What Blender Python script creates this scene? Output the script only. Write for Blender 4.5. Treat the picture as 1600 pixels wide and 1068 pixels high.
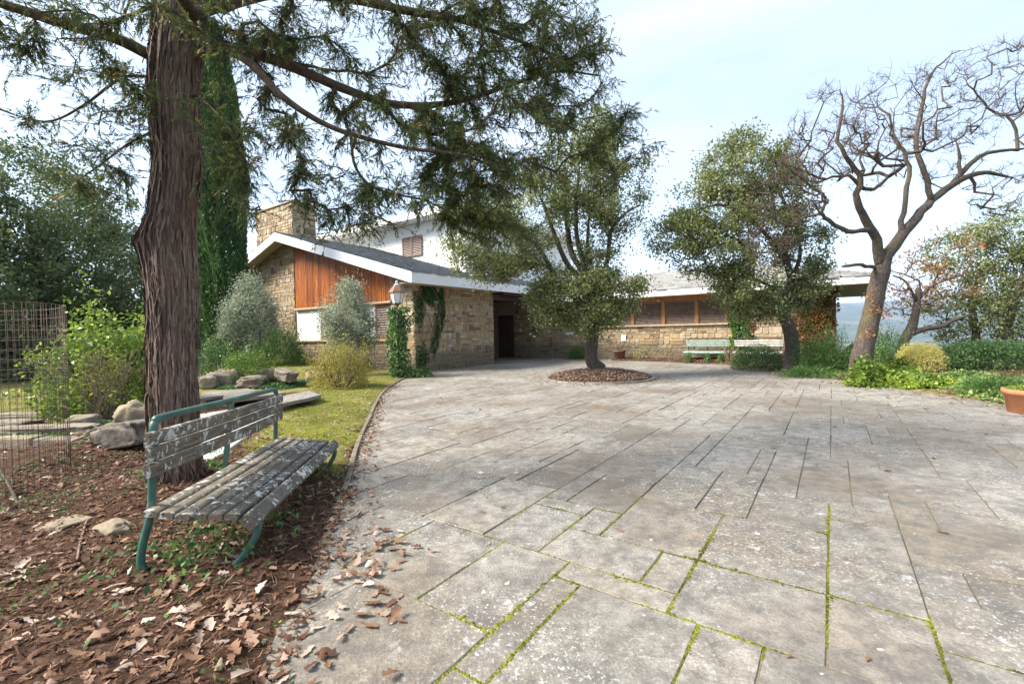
import bpy, math, random
import numpy as np
from mathutils import Matrix, Vector

for o in list(bpy.data.objects): bpy.data.objects.remove(o)
S = bpy.context.scene
C = S.collection
rng = np.random.default_rng(7); random.seed(7)
R_ = math.radians

# ------------------------------------------------------------------ camera
F, HC, PITCH, ROLL = 711.0, 1.35, math.atan(16/711), 0.021
fwd = np.array([0, math.cos(PITCH), -math.sin(PITCH)]); _r = np.array([1., 0, 0]); _u = np.cross(_r, fwd)
RT = math.cos(ROLL)*_r - math.sin(ROLL)*_u; UP = math.cos(ROLL)*_u + math.sin(ROLL)*_r
CAM = np.array([0, 0, HC])
cd = bpy.data.cameras.new('camera'); cd.sensor_width = 36; cd.lens = 36*F/1600; cd.clip_end = 30000; cd.clip_start = .05
co = bpy.data.objects.new('camera', cd); C.objects.link(co)
co.matrix_world = Matrix(((RT[0], UP[0], -fwd[0], 0), (RT[1], UP[1], -fwd[1], 0), (RT[2], UP[2], -fwd[2], HC), (0, 0, 0, 1)))
S.camera = co
def ray(px, py): return fwd + (px-800)/F*RT + (534-py)/F*UP
def G(px, py, z=0.): d = ray(px, py); return CAM + d*((z-HC)/d[2])
def D(px, py, Y): d = ray(px, py); return CAM + d*(Y/d[1])
def proj(p):
    v = np.asarray(p, float)-CAM; k = v@fwd
    return 800+F*(v@RT)/k, 534-F*(v@UP)/k, k

# ------------------------------------------------------------------ light
SUN_AZ, SUN_EL = R_(-100), R_(43)
w = bpy.data.worlds.new('World'); S.world = w; w.use_nodes = True
nt = w.node_tree; nt.nodes.clear()
def N(nt, t, **k):
    n = nt.nodes.new(t)
    for a, b in k.items(): setattr(n, a, b)
    return n
wo = N(nt, 'ShaderNodeOutputWorld'); bg = N(nt, 'ShaderNodeBackground'); sk = N(nt, 'ShaderNodeTexSky', sky_type='NISHITA', sun_disc=False)
sk.sun_elevation = SUN_EL; sk.sun_rotation = SUN_AZ; sk.air_density = 1.0; sk.dust_density = 2.0; sk.ozone_density = 1.2; sk.altitude = 500
tc = N(nt, 'ShaderNodeTexCoord'); mp = N(nt, 'ShaderNodeMapping'); mp.inputs['Scale'].default_value = (1.2, 1.2, 4.5)
nz = N(nt, 'ShaderNodeTexNoise'); nz.inputs['Scale'].default_value = 1.6; nz.inputs['Detail'].default_value = 7; nz.inputs['Roughness'].default_value = .55
cr = N(nt, 'ShaderNodeValToRGB'); cr.color_ramp.elements[0].position = .36; cr.color_ramp.elements[0].color = (.30,)*3+(1,); cr.color_ramp.elements[1].position = .74; cr.color_ramp.elements[1].color = (.55,)*3+(1,)
mx = N(nt, 'ShaderNodeMix', data_type='RGBA'); mx.inputs['B'].default_value = (6.5, 7.4, 8.3, 1)   # thin white veil of cloud
nt.links.new(tc.outputs['Generated'], mp.inputs['Vector']); nt.links.new(mp.outputs[0], nz.inputs['Vector']); nt.links.new(nz.outputs['Fac'], cr.inputs['Fac'])
nt.links.new(cr.outputs[0], mx.inputs['Factor']); nt.links.new(sk.outputs[0], mx.inputs['A']); nt.links.new(mx.outputs['Result'], bg.inputs['Color'])
bg.inputs['Strength'].default_value = .084
nt.links.new(bg.outputs[0], wo.inputs['Surface'])
sl = bpy.data.lights.new('sun', 'SUN'); sl.energy = 3.5; sl.angle = R_(22); sl.color = (1, .94, .85)
so = bpy.data.objects.new('sun', sl); C.objects.link(so)
sdir = Vector((math.sin(SUN_AZ)*math.cos(SUN_EL), math.cos(SUN_AZ)*math.cos(SUN_EL), math.sin(SUN_EL)))
so.rotation_euler = sdir.to_track_quat('Z', 'Y').to_euler(); so.location = (-20, 5, 25)
S.view_settings.view_transform = 'Standard'; S.view_settings.look = 'None'; S.view_settings.gamma = 1; S.view_settings.exposure = 1.68
S.view_settings.use_curve_mapping = False
S.render.engine = 'CYCLES'; S.cycles.max_bounces = 8; S.cycles.diffuse_bounces = 5; S.cycles.glossy_bounces = 2; S.cycles.transmission_bounces = 4; S.cycles.volume_bounces = 0

# ------------------------------------------------------------------ helpers
def tag(o, label=None, cat=None, group=None, kind=None):
    for k, v in (('label', label), ('category', cat), ('group', group), ('kind', kind)):
        if v: o[k] = v
    return o
def empty(name, loc=(0, 0, 0), label=None, cat=None, group=None):
    o = bpy.data.objects.new(name, None); C.objects.link(o); o.location = Vector([float(a) for a in loc]); o.empty_display_size = .1
    return tag(o, label, cat, group)
def link(name, me, mat=None, parent=None, keep=True):
    o = bpy.data.objects.new(name, me); C.objects.link(o)
    if mat and not me.materials: me.materials.append(mat)
    if parent:
        o.parent = parent
        if keep: o.matrix_parent_inverse = PINV(parent)
    return o
def PINV(p):
    m = Matrix.Identity(4); chain = []
    while p: chain.append(p); p = p.parent
    for q in reversed(chain): m = m @ q.matrix_parent_inverse @ q.matrix_basis
    return m.inverted()
def npmesh(name, V, FL, rnd=None, smooth=False, **attrs):
    """V (n,3); FL list of face-index arrays (m,k); rnd per-vertex float"""
    V = np.asarray(V, np.float32); me = bpy.data.meshes.new(name)
    FL = [np.asarray(f, np.int32) for f in FL if len(f)]
    nl = sum(f.size for f in FL); npo = sum(len(f) for f in FL)
    me.vertices.add(len(V)); me.vertices.foreach_set('co', V.ravel())
    me.loops.add(nl); me.loops.foreach_set('vertex_index', np.concatenate([f.ravel() for f in FL]))
    me.polygons.add(npo); tot = np.concatenate([np.full(len(f), f.shape[1], np.int32) for f in FL])
    me.polygons.foreach_set('loop_start', np.concatenate([[0], np.cumsum(tot)[:-1]]).astype(np.int32))
    me.update(calc_edges=True)
    if smooth: me.polygons.foreach_set('use_smooth', np.ones(npo, bool))
    if rnd is not None: attrs['rnd'] = rnd
    for k, a in attrs.items():
        at = me.attributes.new(k, 'FLOAT', 'POINT'); at.data.foreach_set('value', np.asarray(a, np.float32))
    me.update(); me.validate()
    return me
class MB:
    def __init__(s): s.v = []; s.f = []; s.r = []
    def add(s, vs, fs, r=0.5):
        b = len(s.v); s.v += [tuple(map(float, p)) for p in vs]; s.f += [tuple(i+b for i in f) for f in fs]; s.r += [r]*len(vs); return s
    def box(s, fn, a, b, r=.5):
        (x0, y0, z0), (x1, y1, z1) = a, b
        P = [fn(x, y, z) for z in (z0, z1) for x, y in ((x0, y0), (x1, y0), (x1, y1), (x0, y1))]
        return s.add(P, [(3, 2, 1, 0), (4, 5, 6, 7), (0, 1, 5, 4), (1, 2, 6, 5), (2, 3, 7, 6), (3, 0, 4, 7)], r)
    def prism(s, poly, z0, z1, fn=lambda x, y, z: (x, y, z), r=.5):
        n = len(poly); P = [fn(x, y, z0) for x, y in poly]+[fn(x, y, z1) for x, y in poly]
        return s.add(P, [tuple(range(n))[::-1], tuple(range(n, 2*n))]+[(i, (i+1) % n, n+(i+1) % n, n+i) for i in range(n)], r)
    def mesh(s, name, smooth=False):
        me = bpy.data.meshes.new(name); me.from_pydata(s.v, [], s.f)
        at = me.attributes.new('rnd', 'FLOAT', 'POINT'); at.data.foreach_set('value', np.array(s.r, np.float32))
        if smooth: me.polygons.foreach_set('use_smooth', np.ones(len(me.polygons), bool))
        me.update(); return me
    def build(s, name, mat, parent=None, smooth=False, bevel=0):
        me = s.mesh(name, smooth); o = link(name, me, mat, parent)
        if bevel:
            m = o.modifiers.new('b', 'BEVEL'); m.width = bevel; m.segments = 2; m.limit_method = 'ANGLE'
        return o
def sweep(pts, rad, sides=8, wob=0, cap=True, flat=None):
    """tube along points; returns V, quads"""
    P = np.asarray(pts, float); n = len(P); rad = np.broadcast_to(np.asarray(rad, float), (n,))
    T = np.gradient(P, axis=0); T /= np.linalg.norm(T, axis=1)[:, None]+1e-9
    a = np.array([0, 0, 1.]) if abs(T[0][2]) < .9 else np.array([1., 0, 0])
    u = np.cross(T[0], a); u /= np.linalg.norm(u)
    V = np.empty((n, sides, 3)); th = np.linspace(0, 2*math.pi, sides, endpoint=False)
    for i in range(n):
        u = u-T[i]*(u@T[i]); u /= np.linalg.norm(u)+1e-9; v = np.cross(T[i], u)
        r = rad[i]*(1+(wob*(rng.random(sides)-.5) if wob else 0))
        V[i] = P[i]+(np.cos(th)*r)[:, None]*u+(np.sin(th)*r)[:, None]*v
    i = np.arange(n-1)[:, None]*sides; j = np.arange(sides)[None]; k = (j+1) % sides
    Q = np.stack([i+j, i+k, i+sides+k, i+sides+j], -1).reshape(-1, 4)
    V = V.reshape(-1, 3)
    if cap:
        V = np.vstack([V, P[0], P[-1]]); m = len(V)
        t = np.array([[m-2, (q+1) % sides, q, q] for q in range(sides)]+[[m-1, (n-1)*sides+q, (n-1)*sides+(q+1) % sides, (n-1)*sides+(q+1) % sides] for q in range(sides)])
        return V, Q, t[:, :3]
    return V, Q, np.zeros((0, 3), int)
class TB:
    """collects tubes"""
    def __init__(s): s.V = []; s.Q = []; s.T = []; s.n = 0; s.r = []
    def tube(s, pts, rad, sides=6, wob=0, r=.5, cap=True):
        V, Q, T = sweep(pts, rad, sides, wob, cap); s.V.append(V); s.Q.append(Q+s.n); s.T.append(T+s.n); s.n += len(V); s.r.append(np.full(len(V), r)); return s
    def build(s, name, mat, parent=None, smooth=True):
        me = npmesh(name, np.vstack(s.V), [np.vstack(s.Q), np.vstack(s.T)], np.concatenate(s.r), smooth)
        return link(name, me, mat, parent)
def spline(pts, m=8):
    P = np.asarray(pts, float); Q = np.vstack([2*P[0]-P[1], P, 2*P[-1]-P[-2]]); out = []
    for i in range(1, len(Q)-2):
        for t in np.linspace(0, 1, m, endpoint=False):
            a, b, c, d = Q[i-1:i+3]
            out.append(.5*(2*b+(c-a)*t+(2*a-5*b+4*c-d)*t*t+(3*b-a-3*c+d)*t**3))
    out.append(P[-1]); return np.array(out)
def unit(v): v = np.asarray(v, float); return v/(np.linalg.norm(v, axis=-1, keepdims=True)+1e-9)
def vnoise(p, f=1., seed=0):
    """cheap smooth pseudo noise in -1..1 (sum of sines)"""
    r = np.random.default_rng(seed); p = np.asarray(p, float)*f; s = 0
    for k in range(6):
        d = r.normal(size=p.shape[-1])*(1+.7*k); s = s+np.sin(p@d+r.random()*6.28)/(1+.5*k)
    return s/2.6

# ------------------------------------------------------------------ materials
M = {}
def mat(name, build):
    m = bpy.data.materials.new(name); m.use_nodes = True; nt = m.node_tree
    b = nt.nodes['Principled BSDF']; build(nt, b, nt.links.new); M[name] = m; return m
def noise(nt, scale, detail=5, rough=.55, vec=None, dim='3D'):
    n = N(nt, 'ShaderNodeTexNoise'); n.inputs['Scale'].default_value = scale; n.inputs['Detail'].default_value = detail; n.inputs['Roughness'].default_value = rough
    if vec is None: vec = pos(nt)
    nt.links.new(vec, n.inputs['Vector']); return n.outputs['Fac']
def pos(nt): return N(nt, 'ShaderNodeNewGeometry').outputs['Position']
def scaled(nt, vec, s):
    m = N(nt, 'ShaderNodeMapping'); m.inputs['Scale'].default_value = s; nt.links.new(vec, m.inputs['Vector']); return m.outputs[0]
def ramp(nt, fac, stops, interp='LINEAR'):
    n = N(nt, 'ShaderNodeValToRGB'); e = n.color_ramp; e.interpolation = interp
    while len(e.elements) < len(stops): e.elements.new(.5)
    for el, (p, c) in zip(e.elements, stops): el.position = p; el.color = (tuple(c)+(1,)) if hasattr(c, '__len__') else (c, c, c, 1)
    nt.links.new(fac, n.inputs['Fac']); return n.outputs['Color']
def mixc(nt, fac, a, b, mode='MIX'):
    n = N(nt, 'ShaderNodeMix', data_type='RGBA', blend_type=mode)
    for s, v in (('Factor', fac), ('A', a), ('B', b)):
        if hasattr(v, 'default_value') or hasattr(v, 'is_linked'): nt.links.new(v, n.inputs[s])
        elif s == 'Factor': n.inputs[0].default_value = v
        else: n.inputs[s].default_value = tuple(v)+(1,)
    return n.outputs['Result']
def attr(nt, name='rnd'): return N(nt, 'ShaderNodeAttribute', attribute_name=name).outputs['Fac']
def bump(nt, h, b, strength=.3, dist=.02):
    n = N(nt, 'ShaderNodeBump'); n.inputs['Strength'].default_value = strength; n.inputs['Distance'].default_value = dist
    nt.links.new(h, n.inputs['Height']); nt.links.new(n.outputs[0], b.inputs['Normal'])
def simple(name, col, rough=.6, var=.25, scale=6, metal=0, bmp=.15):
    def f(nt, b, L):
        n = noise(nt, scale, 6); c = np.array(col)
        L(ramp(nt, n, [(.3, c*(1-var)), (.7, np.minimum(c*(1+var), 1))]), b.inputs['Base Color']); b.inputs['Roughness'].default_value = rough; b.inputs['Metallic'].default_value = metal
        if bmp: bump(nt, noise(nt, scale*6, 4), b, bmp, .01)
    return mat(name, f)
def foliage(name, stops, rough=.5, trans=.35, spec=.3):
    def f(nt, b, L):
        c = ramp(nt, attr(nt), stops); L(c, b.inputs['Base Color']); b.inputs['Roughness'].default_value = rough; b.inputs['Specular IOR Level'].default_value = spec
        t = N(nt, 'ShaderNodeBsdfTranslucent'); L(c, t.inputs['Color']); m = N(nt, 'ShaderNodeMixShader'); m.inputs[0].default_value = trans
        L(b.outputs[0], m.inputs[1]); L(t.outputs[0], m.inputs[2]); L(m.outputs[0], nt.nodes['Material Output'].inputs['Surface'])
    return mat(name, f)
def m_paver(nt, b, L):
    r = attr(nt); P = pos(nt); n2 = noise(nt, 9, 8, .7); n3 = noise(nt, 70, 6, .7)
    def mul(x, y): m = N(nt, 'ShaderNodeMath', operation='MULTIPLY'); L(x, m.inputs[0]); L(y, m.inputs[1]); return m.outputs[0]
    base = ramp(nt, r, [(0, (.17, .142, .108)), (.25, (.29, .245, .185)), (.5, (.215, .195, .165)), (.75, (.36, .31, .24)), (1, (.265, .245, .215))])
    base = mixc(nt, ramp(nt, noise(nt, 1.1, 6, .6), [(.42, 0), (.62, .6)]), base, (.23, .165, .10))
    base = mixc(nt, ramp(nt, noise(nt, .5, 4), [(.44, 0), (.60, .6)]), base, (.46, .43, .375))
    base = mixc(nt, ramp(nt, n2, [(.40, 0), (.66, .8)]), base, (.10, .09, .075))
    base = mixc(nt, ramp(nt, noise(nt, 3.2, 7, .7, scaled(nt, P, (1, 1, .1))), [(.50, 0), (.62, .65)]), base, (.11, .10, .088))
    lm = ramp(nt, noise(nt, .85, 5, .6, scaled(nt, P, (1, 1, .2))), [(.42, .04), (.58, 1)])
    base = mixc(nt, mul(ramp(nt, noise(nt, 42, 6, .8), [(.55, 0), (.60, .95)]), lm), base, (.60, .60, .57))
    base = mixc(nt, mul(ramp(nt, noise(nt, 7, 6, .75), [(.585, 0), (.64, .8)]), lm), base, (.56, .56, .53))
    base = mixc(nt, ramp(nt, noise(nt, 13, 3, .5), [(.70, 0), (.72, .85)]), base, (.62, .62, .58))
    base = mixc(nt, ramp(nt, n3, [(.34, .5), (.58, 0)]), base, (.085, .075, .06))
    L(base, b.inputs['Base Color']); b.inputs['Roughness'].default_value = .62; b.inputs['Specular IOR Level'].default_value = .45
    a = N(nt, 'ShaderNodeMath', operation='ADD'); L(n2, a.inputs[0]); L(n3, a.inputs[1]); bump(nt, a.outputs[0], b, .7, .014)
mat('paver', m_paver)
def m_joint(nt, b, L):
    c = ramp(nt, noise(nt, 1.3, 4), [(.4, (.105, .085, .062)), (.6, (.11, .10, .045))]); c = mixc(nt, ramp(nt, noise(nt, 60, 6, .75), [(.4, 0), (.65, .8)]), c, (.22, .185, .14)); L(c, b.inputs['Base Color']); b.inputs['Roughness'].default_value = .95
mat('joint', m_joint)
simple('kerb', (.15, .125, .085), .9, .4, 14)
def m_stone(nt, b, L):
    r = attr(nt)
    c = ramp(nt, r, [(0, (.50, .37, .20)), (.18, (.38, .25, .13)), (.3, (.56, .45, .28)), (.45, (.45, .35, .215)), (.6, (.60, .51, .355)), (.72, (.42, .25, .12)), (.80, (.53, .42, .265)), (.86, (.15, .10, .065)), (.94, (.24, .15, .085)), (1, (.66, .61, .52))])
    c = mixc(nt, ramp(nt, noise(nt, 7, 6, .65), [(.38, .55), (.62, 0)]), c, (.21, .16, .10))
    c = mixc(nt, ramp(nt, noise(nt, 40, 4, .7), [(.35, .35), (.6, 0)]), c, (.16, .12, .08))
    z = N(nt, 'ShaderNodeSeparateXYZ'); L(pos(nt), z.inputs[0])
    a = N(nt, 'ShaderNodeMath', operation='MULTIPLY_ADD'); L(noise(nt, 1.6, 5), a.inputs[0]); a.inputs[1].default_value = -1.1; L(z.outputs['Z'], a.inputs[2])
    c = mixc(nt, ramp(nt, a.outputs[0], [(-0.0, .75), (.34, 0)]), c, (.10, .085, .055))       # damp algae stain creeping up from the ground
    L(c, b.inputs['Base Color']); b.inputs['Roughness'].default_value = .85; bump(nt, noise(nt, 22, 6, .65), b, .6, .02)
mat('stone', m_stone)
simple('mortar', (.33, .255, .16), .95, .3, 8)
def m_timber(nt, b, L):
    n = noise(nt, 3, 6, .6, scaled(nt, pos(nt), (9, 9, .7)))
    c = ramp(nt, n, [(.3, (.17, .04, .010)), (.5, (.40, .115, .022)), (.72, (.60, .23, .06))])
    c = mixc(nt, ramp(nt, attr(nt), [(0, .75), (.4, 0), (.7, 0), (1, .5)]), c, (.15, .04, .012)); L(c, b.inputs['Base Color']); b.inputs['Roughness'].default_value = .42; bump(nt, n, b, .25, .01)
mat('timber', m_timber)
simple('wood_post', (.36, .15, .045), .5, .3, 9); simple('dark_wood', (.055, .018, .012), .5, .3, 5); simple('shutter', (.215, .15, .115), .6, .25, 6)
simple('white_paint', (.78, .79, .80), .6, .04, 2, bmp=.05); simple('white_wall', (.78, .775, .75), .8, .05, 1.5, bmp=.1); simple('soffit', (.56, .47, .33), .8, .12, 3)
simple('ledge', (.47, .37, .25), .8, .2, 10)
def m_slate(nt, b, L):
    c = ramp(nt, attr(nt), [(0, (.10, .10, .10)), (.35, (.19, .19, .19)), (.7, (.25, .25, .26)), (.9, (.17, .155, .13)), (1, (.33, .33, .32))])
    c = mixc(nt, ramp(nt, noise(nt, 5, 6, .7), [(.42, 0), (.66, .6)]), c, (.25, .235, .19)); L(c, b.inputs['Base Color']); b.inputs['Roughness'].default_value = .55; bump(nt, noise(nt, 25, 5), b, .4, .01)
mat('slate', m_slate)
def m_bark(dark, mid, light, sc=(14, 14, 1.6), bs=.9, moss=0.):
    def f(nt, b, L):
        n = noise(nt, 2.2, 7, .65, scaled(nt, pos(nt), sc)); c = ramp(nt, n, [(.3, dark), (.5, mid), (.72, light)])
        c = mixc(nt, ramp(nt, noise(nt, 1.7, 5), [(.45, 0), (.7, .5)]), c, dark)
        if moss: c = mixc(nt, ramp(nt, noise(nt, 2.4, 5), [(.5, 0), (.66, moss)]), c, (.21, .18, .03))
        L(c, b.inputs['Base Color']); b.inputs['Roughness'].default_value = .9; bump(nt, n, b, bs, .04)
    return f
mat('bark_conifer', m_bark((.03, .018, .013), (.13, .078, .055), (.30, .22, .175), (26, 26, 1.7), 1.))
mat('bark_strip', m_bark((.06, .036, .026), (.19, .12, .085), (.36, .28, .23), (30, 30, 2.5), .6))
mat('bark_oak', m_bark((.025, .02, .015), (.075, .06, .046), (.15, .125, .10), (16, 16, 7)))
mat('bark_bare', m_bark((.035, .026, .02), (.10, .075, .058), (.20, .165, .14), (13, 13, 7), .9, .22))
mat('twig', m_bark((.10, .065, .045), (.20, .14, .105), (.30, .235, .18), (8, 8, 8), .3))
mat('twig_brown', m_bark((.035, .02, .013), (.10, .062, .04), (.18, .12, .08), (8, 8, 8), .3))
mat('twig_dark', m_bark((.03, .02, .014), (.075, .052, .036), (.14, .10, .07), (8, 8, 8), .3))
def m_lichen_wood(nt, b, L):
    v = N(nt, 'ShaderNodeTexCoord').outputs['Object']; g = noise(nt, 4, 7, .65, scaled(nt, v, (1.3, 16, 16)))
    c = ramp(nt, g, [(.3, (.045, .035, .026)), (.5, (.15, .118, .078)), (.68, (.25, .20, .135))])
    c = mixc(nt, ramp(nt, attr(nt), [(0, 0), (1, .8)]), c, (.05, .047, .042))
    n = noise(nt, 24, 5, .6); n2 = noise(nt, 3.2, 4, .6); a = N(nt, 'ShaderNodeMath', operation='MULTIPLY_ADD'); L(n2, a.inputs[0]); a.inputs[1].default_value = .62; L(n, a.inputs[2])
    c = mixc(nt, ramp(nt, a.outputs[0], [(.895, 0), (.925, .85)]), c, (.58, .58, .52))
    a2 = N(nt, 'ShaderNodeMath', operation='MULTIPLY_ADD'); L(noise(nt, 6, 4), a2.inputs[0]); a2.inputs[1].default_value = .5; L(noise(nt, 70, 5, .7), a2.inputs[2])
    c = mixc(nt, ramp(nt, a2.outputs[0], [(.82, 0), (.90, .55)]), c, (.40, .40, .35))
    L(c, b.inputs['Base Color']); b.inputs['Roughness'].default_value = .85; bump(nt, g, b, .8, .01)
mat('lichen_wood', m_lichen_wood)
def m_green(nt, b, L):
    c = ramp(nt, noise(nt, 9, 6), [(.35, (.022, .075, .055)), (.6, (.04, .115, .085)), (.72, (.12, .15, .11))]); c = mixc(nt, ramp(nt, noise(nt, 26, 6, .7), [(.60, 0), (.68, .8)]), c, (.13, .07, .035))
    L(c, b.inputs['Base Color']); b.inputs['Roughness'].default_value = .45; bump(nt, noise(nt, 50, 4), b, .2, .004)
mat('green_paint', m_green)
simple('rust_wire', (.16, .11, .085), .7, .35, 12, .3); simple('copper', (.20, .10, .06), .55, .35, 20, .2); simple('pane', (.72, .74, .74), .2, .04, 3, bmp=0)
simple('black_iron', (.03, .03, .03), .5, .2, 9); simple('terracotta', (.42, .17, .075), .8, .2, 7); simple('pot_brown', (.17, .075, .05), .8, .2, 7)
simple('concrete', (.46, .45, .42), .9, .12, 4); simple('plastic_white', (.7, .7, .7), .4, .05, 5)
def m_rock(nt, b, L):
    c = ramp(nt, noise(nt, 5, 7, .65), [(.3, (.06, .05, .04)), (.5, (.155, .13, .10)), (.7, (.27, .235, .19))]); c = mixc(nt, ramp(nt, attr(nt), [(0, 0), (1, .7)]), c, (.36, .28, .17))
    L(c, b.inputs['Base Color']); b.inputs['Roughness'].default_value = .9; bump(nt, noise(nt, 18, 7, .7), b, .7, .03)
mat('rock', m_rock)
def m_soil(nt, b, L):
    s = ramp(nt, noise(nt, 14, 8, .7), [(.3, (.028, .015, .009)), (.5, (.08, .045, .028)), (.66, (.15, .093, .06)), (.8, (.26, .18, .125))])
    g = ramp(nt, noise(nt, 9, 7, .7), [(.3, (.11, .085, .045)), (.5, (.19, .175, .05)), (.7, (.34, .28, .12))])
    a = N(nt, 'ShaderNodeMath', operation='ADD'); L(attr(nt, 'grass'), a.inputs[0]); s2 = N(nt, 'ShaderNodeMath', operation='MULTIPLY_ADD'); L(noise(nt, 5, 6, .7), s2.inputs[0]); s2.inputs[1].default_value = 1.2; s2.inputs[2].default_value = -.6; L(s2.outputs[0], a.inputs[1])
    L(mixc(nt, ramp(nt, a.outputs[0], [(.35, 0), (.6, 1)]), s, g), b.inputs['Base Color']); b.inputs['Roughness'].default_value = 1; b.inputs['Specular IOR Level'].default_value = .1
    bump(nt, noise(nt, 35, 8, .75), b, .9, .03)
mat('soil', m_soil)
def m_land(nt, b, L):
    c = ramp(nt, noise(nt, .004, 8, .65), [(.35, (.028, .045, .022)), (.5, (.05, .07, .03)), (.65, (.14, .125, .07))]); L(c, b.inputs['Base Color']); b.inputs['Roughness'].default_value = 1; b.inputs['Specular IOR Level'].default_value = 0
mat('land', m_land)
foliage('conifer_leaf', [(0, (0.045, 0.068, 0.024)), (.4, (0.090, 0.130, 0.040)), (.75, (0.173, 0.204, 0.048)), (.92, (0.327, 0.294, 0.060)), (1, (0.347, 0.195, 0.074))], trans=.3)
foliage('oak_leaf', [(0, (.085, .108, .045)), (.5, (.205, .235, .085)), (.85, (.35, .365, .13)), (1, (.54, .50, .18))], .42, .3, .4)
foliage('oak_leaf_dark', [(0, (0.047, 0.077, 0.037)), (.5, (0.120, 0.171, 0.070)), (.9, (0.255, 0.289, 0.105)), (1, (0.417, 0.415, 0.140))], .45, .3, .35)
foliage('cypress_leaf', [(0, (0.030, 0.065, 0.022)), (.5, (0.065, 0.138, 0.037)), (1, (0.143, 0.244, 0.059))], .6, .25)
foliage('olive_leaf', [(0, (0.171, 0.202, 0.132)), (.5, (0.327, 0.365, 0.256)), (1, (0.559, 0.598, 0.435))], .55, .3)
foliage('bright_leaf', [(0, (0.064, 0.122, 0.026)), (.45, (0.154, 0.244, 0.041)), (.8, (0.344, 0.434, 0.065)), (1, (0.653, 0.608, 0.102))], .4, .4)
foliage('dark_shrub', [(0, (0.033, 0.069, 0.026)), (.5, (0.076, 0.155, 0.049)), (1, (0.181, 0.274, 0.082))], .4, .3, .4)
foliage('yellow_leaf', [(0, (0.384, 0.310, 0.077)), (.5, (0.800, 0.691, 0.193)), (1, (0.800, 0.800, 0.463))], .5, .4)
foliage('yellowgreen_leaf', [(0, (0.130, 0.117, 0.033)), (.5, (0.325, 0.286, 0.065)), (1, (0.572, 0.494, 0.117))], .5, .4)
foliage('ivy_leaf', [(0, (0.023, 0.065, 0.018)), (.5, (0.065, 0.150, 0.036)), (.85, (0.156, 0.273, 0.065)), (1, (0.312, 0.390, 0.130))], .35, .3, .4)
foliage('creeper_leaf', [(0, (.20, .05, .02)), (.4, (.22, .11, .03)), (.7, (.10, .11, .02)), (1, (.06, .12, .025))], .5, .35)
foliage('dry_leaf', [(0, (.055, .027, .016)), (.3, (.125, .06, .033)), (.52, (.225, .122, .068)), (.78, (.36, .262, .20)), (1, (.53, .43, .355))], .7, .15, .25)
foliage('rust_leaf', [(0, (.28, .12, .05)), (.5, (.45, .22, .10)), (1, (.60, .36, .20))], .6, .4)
foliage('grass_blade', [(0, (0.125, 0.150, 0.031)), (.5, (0.275, 0.325, 0.050)), (.8, (0.475, 0.463, 0.112)), (1, (0.575, 0.463, 0.213))], .6, .4, .15)
foliage('twig_leafless', [(0, (.05, .03, .02)), (.6, (.12, .075, .05)), (1, (.22, .15, .11))], .8, .05, .1)
foliage('moss', [(0, (.05, .05, .016)), (.5, (.125, .135, .02)), (1, (.26, .25, .03))], .95, .1, .05)

# ------------------------------------------------------------------ courtyard outline, terrain
AZ = R_(35.2); A = np.array([math.sin(AZ), math.cos(AZ), 0]); B = np.array([math.cos(AZ), -math.sin(AZ), 0]); O = np.array([-.78, 19.41, 0])
def Hp(u, v, z): p = O+B*u+A*v; return (p[0], p[1], z)
curb = spline([G(*p)[:2] for p in ((470, 960), (500, 880), (520, 810), (545, 750), (558, 700), (575, 660), (600, 612), (630, 592), (648, 585))], 8)
leftedge = np.vstack([[(-.75, -.6), (-.9, 1.2), (-.97, 1.74)], curb])
rightedge = np.array([(7.3, -.6), (7.75, 6.9), (7.97, 7.35), (8.0, 8.2), (8.0, 9.3), (7.92, 10.2), (7.95, 11.3), (7.93, 12.5), (7.88, 14.0), (7.65, 16.4)])
YARD = np.vstack([leftedge, [Hp(-.1, -4.4, 0)[:2], Hp(-.1, 0, 0)[:2], Hp(-3.2, 0, 0)[:2], Hp(-3.2, 4.4, 0)[:2], Hp(3.4, 4.4, 0)[:2], Hp(3.9, 3.3, 0)[:2], Hp(6, 3.15, 0)[:2]], rightedge[::-1]])
def inside(P, poly):
    P = np.asarray(P, float); x, y = P[..., 0], P[..., 1]; r = np.zeros(x.shape, bool); j = len(poly)-1
    for i in range(len(poly)):
        xi, yi = poly[i][:2]; xj, yj = poly[j][:2]
        with np.errstate(divide='ignore', invalid='ignore'):
            c = ((yi > y) != (yj > y)) & (x < (xj-xi)*(y-yi)/(yj-yi+1e-12)+xi)
        r ^= c; j = i
    return r
def dist_poly(P, poly, closed=True):
    P = np.asarray(P, float)[..., :2]; d = np.full(P.shape[:-1], 1e9); n = len(poly)
    for i in range(n if closed else n-1):
        a, b = np.asarray(poly[i][:2]), np.asarray(poly[(i+1) % n][:2]); ab = b-a
        t = np.clip(((P-a)@ab)/(ab@ab+1e-12), 0, 1); d = np.minimum(d, np.linalg.norm(P-a-t[..., None]*ab, axis=-1))
    return d
def sd(P): d = dist_poly(P, YARD); return np.where(inside(P, YARD), -d, d)     # >0 outside the yard
def sstep(a, b, x): t = np.clip((x-a)/(b-a), 0, 1); return t*t*(3-2*t)

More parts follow.
